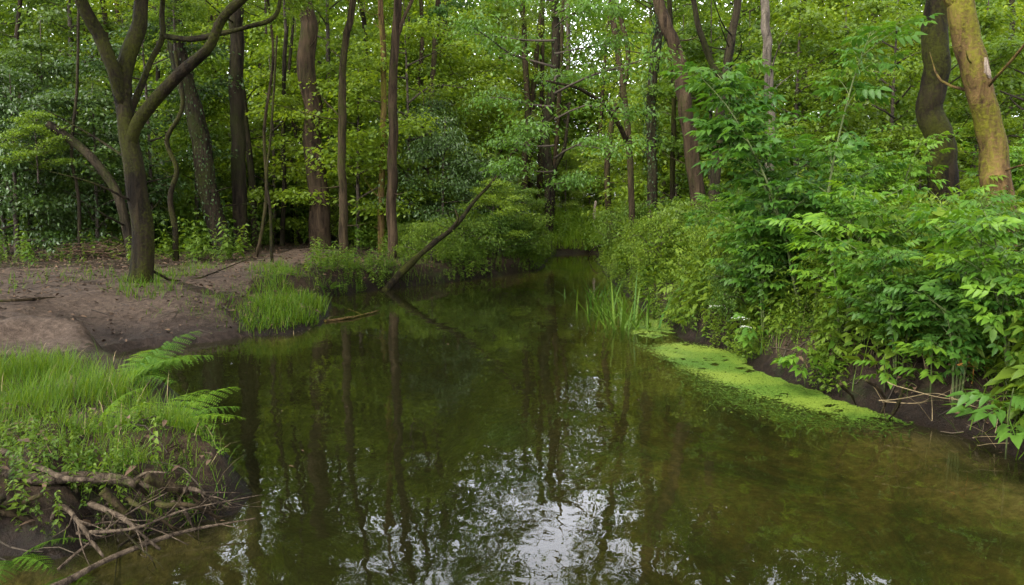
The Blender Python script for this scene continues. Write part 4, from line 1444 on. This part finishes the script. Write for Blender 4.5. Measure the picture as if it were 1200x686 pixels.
stick('exposed_root', 'thick weathered root lying across the near left bank', 'root', [(-40, 552, .30), (30, 562, .31), (95, 560, .31), (150, 566, .26), (200, 578, .15), (225, 596, .02)], .08, .04, M['dead'], 2, 7, 'exposed roots of the near bank', 10, .2, .02)
stick('exposed_root', 'thin pale root looping along the top of the thick one', 'root', [(-30, 520, .33), (20, 540, .34), (60, 556, .36), (110, 563, .34)], .045, .02, M['dead'], 1, 8, 'exposed roots of the near bank', 8, .15, .02)
stick('exposed_root', 'dark root hanging down the near bank to the water', 'root', [(120, 575, .28), (140, 592, .2), (160, 618, .06), (165, 640, -.08)], .06, .03, M['bark_brown'], 1, 9, 'exposed roots of the near bank', 8, .2)
stick('exposed_root', 'dark root under the fern at the lower left corner', 'root', [(-30, 600, .24), (20, 600, .2), (60, 625, .08), (75, 660, -.06)], .07, .03, M['bark_brown'], 1, 10, 'exposed roots of the near bank', 8, .2)
stick('exposed_root', 'gnarled root knuckling out right of the hanging roots', 'root', [(170, 560, .30), (195, 572, .22), (225, 580, .14), (240, 604, -.04)], .08, .04, M['bark_brown'], 2, 11, 'exposed roots of the near bank', 8, .25)
stick('floating_branch', 'yellowish weedy branch floating off the small grassy point', 'branch', [(380, 377, .01), (405, 373, .02), (425, 369, .02), (444, 364, .02)], .05, .02, M['bark_yellow'], 5, 12)
for k, (pts, lab) in enumerate([([(190, 352, .47), (225, 350, .47), (262, 352, .45), (300, 345, .42)], 'longest tree root crossing the muddy path near the grassy point'),
                                ([(170, 346, .5), (205, 358, .45), (240, 366, .40)], 'tree root running down the mud from the forked mossy tree'),
                                ([(150, 348, .5), (90, 350, .5), (20, 352, .48), (-30, 355, .46)], 'tree root running left across the mud from the forked mossy tree'),
                                ([(215, 372, .33), (250, 378, .28), (280, 385, .2)], 'short tree root near the water at the end of the mud')]):
    stick('path_root', lab, 'root', [(x, y, tz(*at(x, y, z)[:2]) + .015) for x, y, z in pts], .07, .03, M['bark_brown'], 1, 20 + k, 'tree roots in the muddy path', 7, .15, .03)
rngk = np.random.default_rng(88)
for k, (x0_, y0_, x1_, y1_, lab) in enumerate([
        (60, 590, 120, 655, 'thin root fraying from the near bank below the thick weathered root'),
        (150, 585, 215, 625, 'thin root running right out of the knuckled root mass'),
        (90, 575, 40, 640, 'thin dark root curling down left of the hanging fern'),
        (185, 590, 250, 612, 'thin grey root lying over the foot of the bank near the grass tip'),
        (215, 575, 272, 598, 'thin root under the overhanging grass tip of the near bank'),
        (10, 570, 70, 585, 'short knotted root between the thick root and the fern'),
        (105, 590, 190, 640, 'long thin root crossing in front of the root mass')]):
    xm, ym = (x0_ + x1_) / 2 + rngk.normal() * 8, (y0_ + y1_) / 2 - 8
    za = tz(*at(x0_, y0_, .25)[:2])
    stick('exposed_root', lab, 'root', [(x0_, y0_, max(.2, za)), (xm, ym, .19), (x1_, y1_, .03)], .035, .014, [M['dead'], M['bark_brown']][k % 2], 5, 60 + k, 'exposed roots of the near bank', 7, .18, .03)
G2 = 'dry stems on the right bank'
for k, (pts, lab) in enumerate([([(1030, 470, .30), (1090, 462, .30), (1150, 478, .25), (1185, 484, .2)], 'long straw-coloured dry stem lying along the right bank'),
                                ([(1035, 472, .18), (1075, 473, .2), (1118, 470, .22)], 'short pale dry stem close to the duckweed tip'),
                                ([(1040, 448, .42), (1100, 462, .36), (1170, 470, .32)], 'dry stem sloping down through the bank plants'),
                                ([(1140, 515, .12), (1180, 514, .13), (1230, 512, .14)], 'pale dry stem near the water at the right edge'),
                                ([(1145, 522, .05), (1190, 524, .06), (1240, 530, .06)], 'lowest pale dry stem at the right edge just above the water')]):
    stick('dry_stem', lab, 'stem', [(x, y + R.normal() * 1.5, z) for x, y, z in pts], .008, .003, M['straw'], 2, 30 + k, G2, 5, .1, .05)
for k, (pts, lab) in enumerate([([(985, 450, .35), (1000, 462, .2), (1008, 475, .05)], 'thin root hanging down the dark right bank above the duckweed tip'),
                                ([(1015, 445, .4), (1030, 468, .2), (1032, 485, .03)], 'forked root hanging down the dark right bank'),
                                ([(1060, 452, .4), (1052, 474, .22), (1045, 492, .0)], 'crooked root near the long dry stem on the right bank')]):
    stick('bank_root', lab, 'root', pts, .03, .012, M['bark_brown'], 4, 40 + k, 'roots hanging down the right bank', 6, .15, .02)
rngk = np.random.default_rng(99)
g0 = ground_at(112, 19.5)
mb = MB()
for k in range(170):
    a = rngk.uniform(0, 2 * PI)
    c = rngk.normal(size=3) * [.75, .4, .0]
    c[2] = .05 + .40 * math.exp(-(c[0] / .8) ** 2) * rngk.random()
    L = rngk.uniform(.3, .8)
    d = np.array([math.cos(a), math.sin(a), rngk.normal() * .3]) * L * .5
    tube(mb, [c - d, c + rngk.normal(size=3) * .06, c + d], [.008, .007, .003], 4, seg=4, rng=rngk, cap=False, tint=rngk.random())
o = mb.build('brush_pile', M['litter'])
o.location = g0
tag(o, 'low heap of brown dead brushwood behind the forked mossy tree', 'brushwood', kind='stuff')
for k in range(12):
    xa, ya = rngk.uniform(-20, 200), rngk.uniform(562, 590)
    xb, yb = xa + rngk.uniform(-50, 70), ya + rngk.uniform(30, 65)
    stick('exposed_root', ['tangled thin root on the dark face of the near bank', 'tangled thin root on the dark face of the near bank'][k % 2], 'root',
          [(xa, ya, max(.12, tz(*at(xa, ya, .25)[:2]) + .02)), ((xa + xb) / 2 + rngk.normal() * 10, (ya + yb) / 2 - 6, .15), (xb, yb, -.02)], rngk.uniform(.02, .045), .01,
          [M['bark_brown'], M['dead'], M['bark_dark']][k % 3], 3, 200 + k, 'tangle of thin roots on the near bank face', 6, .2, .03)
# root tangle at the stream head
rng = np.random.default_rng(77)
g = at(722, 306, 0)
mb = MB()
for k in range(34):
    a = rng.uniform(PI * .6, PI * 1.9)
    L = rng.uniform(.5, 1.2)
    s0 = np.array([rng.normal() * .25 + .45, rng.normal() * .3 + .3, rng.uniform(.45, .75)])
    e = s0 + np.array([math.cos(a) * L * .8 - .2, math.sin(a) * L * .5 - .2, -s0[2] - .05])
    tube(mb, [s0, (s0 + e) / 2 + rng.normal(size=3) * .10 + [0, 0, .12], e], [.035, .025, .012], 5, seg=8, rng=rng, rough=.1)
o = mb.build('root_tangle', M['bark_dark'])
o.location = g
tag(o, 'dark tangle of roots at the stream head on the right bank', 'roots')


# ------------------------------------------------------------------ white umbels, withered leaf, seedlings
def umbel_mesh(seed):
    rng = np.random.default_rng(seed)
    st, fl = MB(), MB()
    H = .9
    tube(st, [(0, 0, 0), (.03, .02, H * .5), (.0, .0, H)], [.005, .004, .003], 5, seg=6, rng=rng)
    for k in range(12):
        a = k * 2.4
        r = .022 * math.sqrt(k + .3)
        e = np.array([math.cos(a) * r, math.sin(a) * r, H + .06 - r * r * 4])
        tube(st, [(0, 0, H), tuple(e)], [.0015, .001], 3, seg=2, rng=rng, cap=False)
        n = 10
        pos = e + rng.normal(size=(n, 3)) * [.010, .010, .004]
        put(fl, LO, pos, rotm(rng.uniform(0, 6.28, n), rng.normal(size=n) * .3, rng.normal(size=n) * .3), .016, rng.uniform(.4, .7, n))
    return st.mesh('stem', M['stem_green']), fl.mesh('flower_head', M['white'])


UM = umbel_mesh(5)
for px, py, d, sc, lab in [(843, 361, 10.2, 1.2, 'largest white umbel flower above the duckweed'), (868, 374, 9.6, 1.0, 'white umbel flower just right of the largest one'),
                           (874, 385, 9.4, .7, 'small low white umbel flower nearest the duckweed'), (851, 275, 12.4, 1.1, 'white umbel flower below the forked dark trunk'),
                           (1093, 303, 8.0, 1.0, 'white umbel flower in front of the thick curved trunk'), (976, 356, 8.8, .8, 'white umbel flower below the tallest elder')]:
    p = atd(px, py, d)
    z = tz(p[0], p[1])
    s = max(.3, (p[2] - z) / .95)
    t = thing('umbel_flower', lab, 'flower', (p[0], p[1], z), R.uniform(0, 6), 'white umbel flowers')
    a = link('stem', UM[0], t, sc=(1, 1, s))
    bb = link('flower_head', UM[1], t, (0, 0, .92 * (s - 1)))
    bb.scale = (sc * 1.3, sc * 1.3, 1)
p = atd(1142, 424, 6.3)
mb = MB()
rng = np.random.default_rng(8)
for k in range(9):
    put(mb, LO, np.array([[rng.normal() * .05, rng.normal() * .03, rng.normal() * .03]]), rotm(rng.uniform(0, 6.28), rng.uniform(-.4, .6), rng.normal()), rng.uniform(.08, .13), rng.uniform(0, 1))
tube(mb, [(0, 0, 0), (.02, .05, -.2), (.03, .1, -(p[2] - tz(p[0], p[1] + .1)))], [.004, .005, .006], 5, seg=5)
o = mb.build('withered_plant', M['withered'])
o.location = p
tag(o, 'orange-brown withered leaves among the green right bank plants', 'plant')


def seedling(label, px, d, h, nleaf, sz, seed):
    rng = np.random.default_rng(seed)
    g = ground_at(px, d)
    if g[2] < .05:
        g[2] = .05
    t = thing('seedling', label, 'seedling', g, group='leafy seedlings at the right water edge')
    st, lf = MB(), MB()
    p = [np.zeros(3), np.array([-.05, -.08, h * .6]), np.array([-.12, -.22, h])]
    tube(st, p, [.006, .005, .003], 5, seg=6, rng=rng)
    C = catmull(p, 20)
    for k in range(nleaf):
        c = C[int(19 * (.35 + .65 * k / max(1, nleaf - 1)))]
        put(lf, CL[k % 3], c[None], rotm(k * 2.1 + rng.normal() * .3, rng.uniform(-.35, .35), rng.normal() * .3), sz * rng.uniform(.8, 1.15), rng.uniform(.3, 1))
    st.build('stem', M['stem_green'], t)
    lf.build('foliage', M['leaf_elder'], t)


seedling('bright seedling leaning over the duckweed in front of the dark bank', 950, 7.55, .42, 9, .26, 1)
seedling('seedling over the bare soil right of the duckweed tip', 1045, 6.9, .38, 7, .22, 2)
seedling('leafy seedling above the dry stems', 1100, 6.5, .5, 9, .28, 3)
seedling('broad-leaved seedling at the right picture edge over the water', 1195, 5.35, .55, 10, .32, 4)
seedling('small seedling behind the duckweed middle', 885, 9.2, .45, 8, .26, 5)


# ------------------------------------------------------------------ the far wood, one mass
rng = np.random.default_rng(91)
mb = MB()
n = 29000
ang = np.where(rng.random(n) < .8, rng.uniform(-.72, .72, n), rng.uniform(-PI, PI, n))
dist = np.sqrt(rng.uniform(36 ** 2, 62 ** 2, n))
zz = rng.uniform(0, 1, n) ** .85
x, y = np.sin(ang) * dist, np.cos(ang) * dist
top = 15.0 + 2.6 * smooth(.42, .25, np.abs(ang - .05)) + 2.0 * Wob(92, 6, .02, .12, 2)(np.stack([x, y], 1))
z = .3 + zz * top
P = np.stack([x, y, z], 1)
dens = Wob(93, 12, .05, .28, 3)(P)
k = dens > -1.2
open_ = (np.abs(ang - math.atan(85 / 933)) < .09) & (dist < 50)
P = P[k & ~open_]
spray(mb, P, 23, .28, LS, .62, .20, rng, .35, tilt=.6)
n = 3200
ang, dist = rng.uniform(-.75, .75, n), rng.uniform(50, 60, n)
spray(mb, np.stack([np.sin(ang) * dist, np.cos(ang) * dist, rng.uniform(.2, 4.5, n)], 1), 20, .28, LS, .6, .2, rng, .35, tilt=.6)
n = 800
ang, dist = rng.uniform(-.02, .20, n), rng.uniform(54, 62, n)
spray(mb, np.stack([np.sin(ang) * dist, np.cos(ang) * dist, rng.uniform(4, 15.5, n)], 1), 20, .28, LS, .6, .2, rng, .35, tilt=.6)
for k in range(90):
    a, d = rng.uniform(-.75, .75), rng.uniform(36, 60)
    x, y = math.sin(a) * d, math.cos(a) * d
    r = rng.uniform(.09, .24)
    zb = tz(x, y)
    tube(mb, [(x, y, zb - .2), (x + rng.normal() * .3, y, zb + 5), (x + rng.normal() * .8, y, zb + 13)], [r, r * .8, r * .4], 7, seg=8, mi=1, rng=rng)
tag(mb.build('far_wood', [M['leaf_far'], M['bark_brown']]), 'distant wood closing the view behind the stream', 'woodland', kind='stuff')

# ------------------------------------------------------------------ sky, sun, camera
ELEV, AZ = math.radians(50), math.radians(222)     # azimuth clockwise from +y
w = bpy.data.worlds.new('World')
scene.world = w
w.use_nodes = True
nt = w.node_tree
for n_ in list(nt.nodes):
    nt.nodes.remove(n_)
out = nt.nodes.new('ShaderNodeOutputWorld')
bg = nt.nodes.new('ShaderNodeBackground')
sky = nt.nodes.new('ShaderNodeTexSky')
sky.sky_type = 'NISHITA'
sky.sun_disc = False
sky.sun_elevation = ELEV
sky.sun_rotation = AZ
sky.dust_density = 3.0
sky.air_density = 1.0
hs = nt.nodes.new('ShaderNodeHueSaturation')
hs.inputs['Saturation'].default_value = .12
hs.inputs['Value'].default_value = 1.35
nt.links.new(sky.outputs[0], hs.inputs['Color'])
wtc = nt.nodes.new('ShaderNodeTexCoord')
wsx = nt.nodes.new('ShaderNodeSeparateXYZ')
nt.links.new(wtc.outputs['Generated'], wsx.inputs[0])
low = ramp(nt, wsx.outputs[2], [(.44, (3.2, 3.2, 3.4)), (.62, (1, 1, 1))])      # low sky boosted to whiten its reflection in the water
nt.links.new(mixc(nt, 1.0, hs.outputs[0], low, 'MULTIPLY'), bg.inputs['Color'])
bg.inputs['Strength'].default_value = .15
nt.links.new(bg.outputs[0], out.inputs[0])

sun = bpy.data.lights.new('sun', 'SUN')
sun.energy = 2.3
sun.angle = math.radians(9)
sun.color = (1.0, .94, .82)
so = bpy.data.objects.new('sun', sun)
COL.objects.link(so)
dirv = Vector((math.sin(AZ) * math.cos(ELEV), math.cos(AZ) * math.cos(ELEV), math.sin(ELEV)))
so.rotation_euler = dirv.to_track_quat('Z', 'Y').to_euler()

cam = bpy.data.cameras.new('camera')
cam.sensor_width = 36
cam.lens = 36 * F
cam.clip_end = 1000
co = bpy.data.objects.new('camera', cam)
COL.objects.link(co)
co.location = CAM
co.rotation_euler = (PI / 2 - PITCH, 0, 0)
scene.camera = co

vs = scene.view_settings
vs.view_transform = 'Standard'
vs.look = 'None'
vs.gamma = 1
vs.exposure = 1.2
cy = scene.cycles
cy.max_bounces = 7
cy.diffuse_bounces = 2
cy.glossy_bounces = 2
cy.transmission_bounces = 3
cy.transparent_max_bounces = 8
cy.volume_bounces = 0
cy.caustics_reflective = False
cy.caustics_refractive = False
cy.sample_clamp_indirect = 6
cy.use_denoising = True
cy.use_adaptive_sampling = True
cy.adaptive_threshold = .02
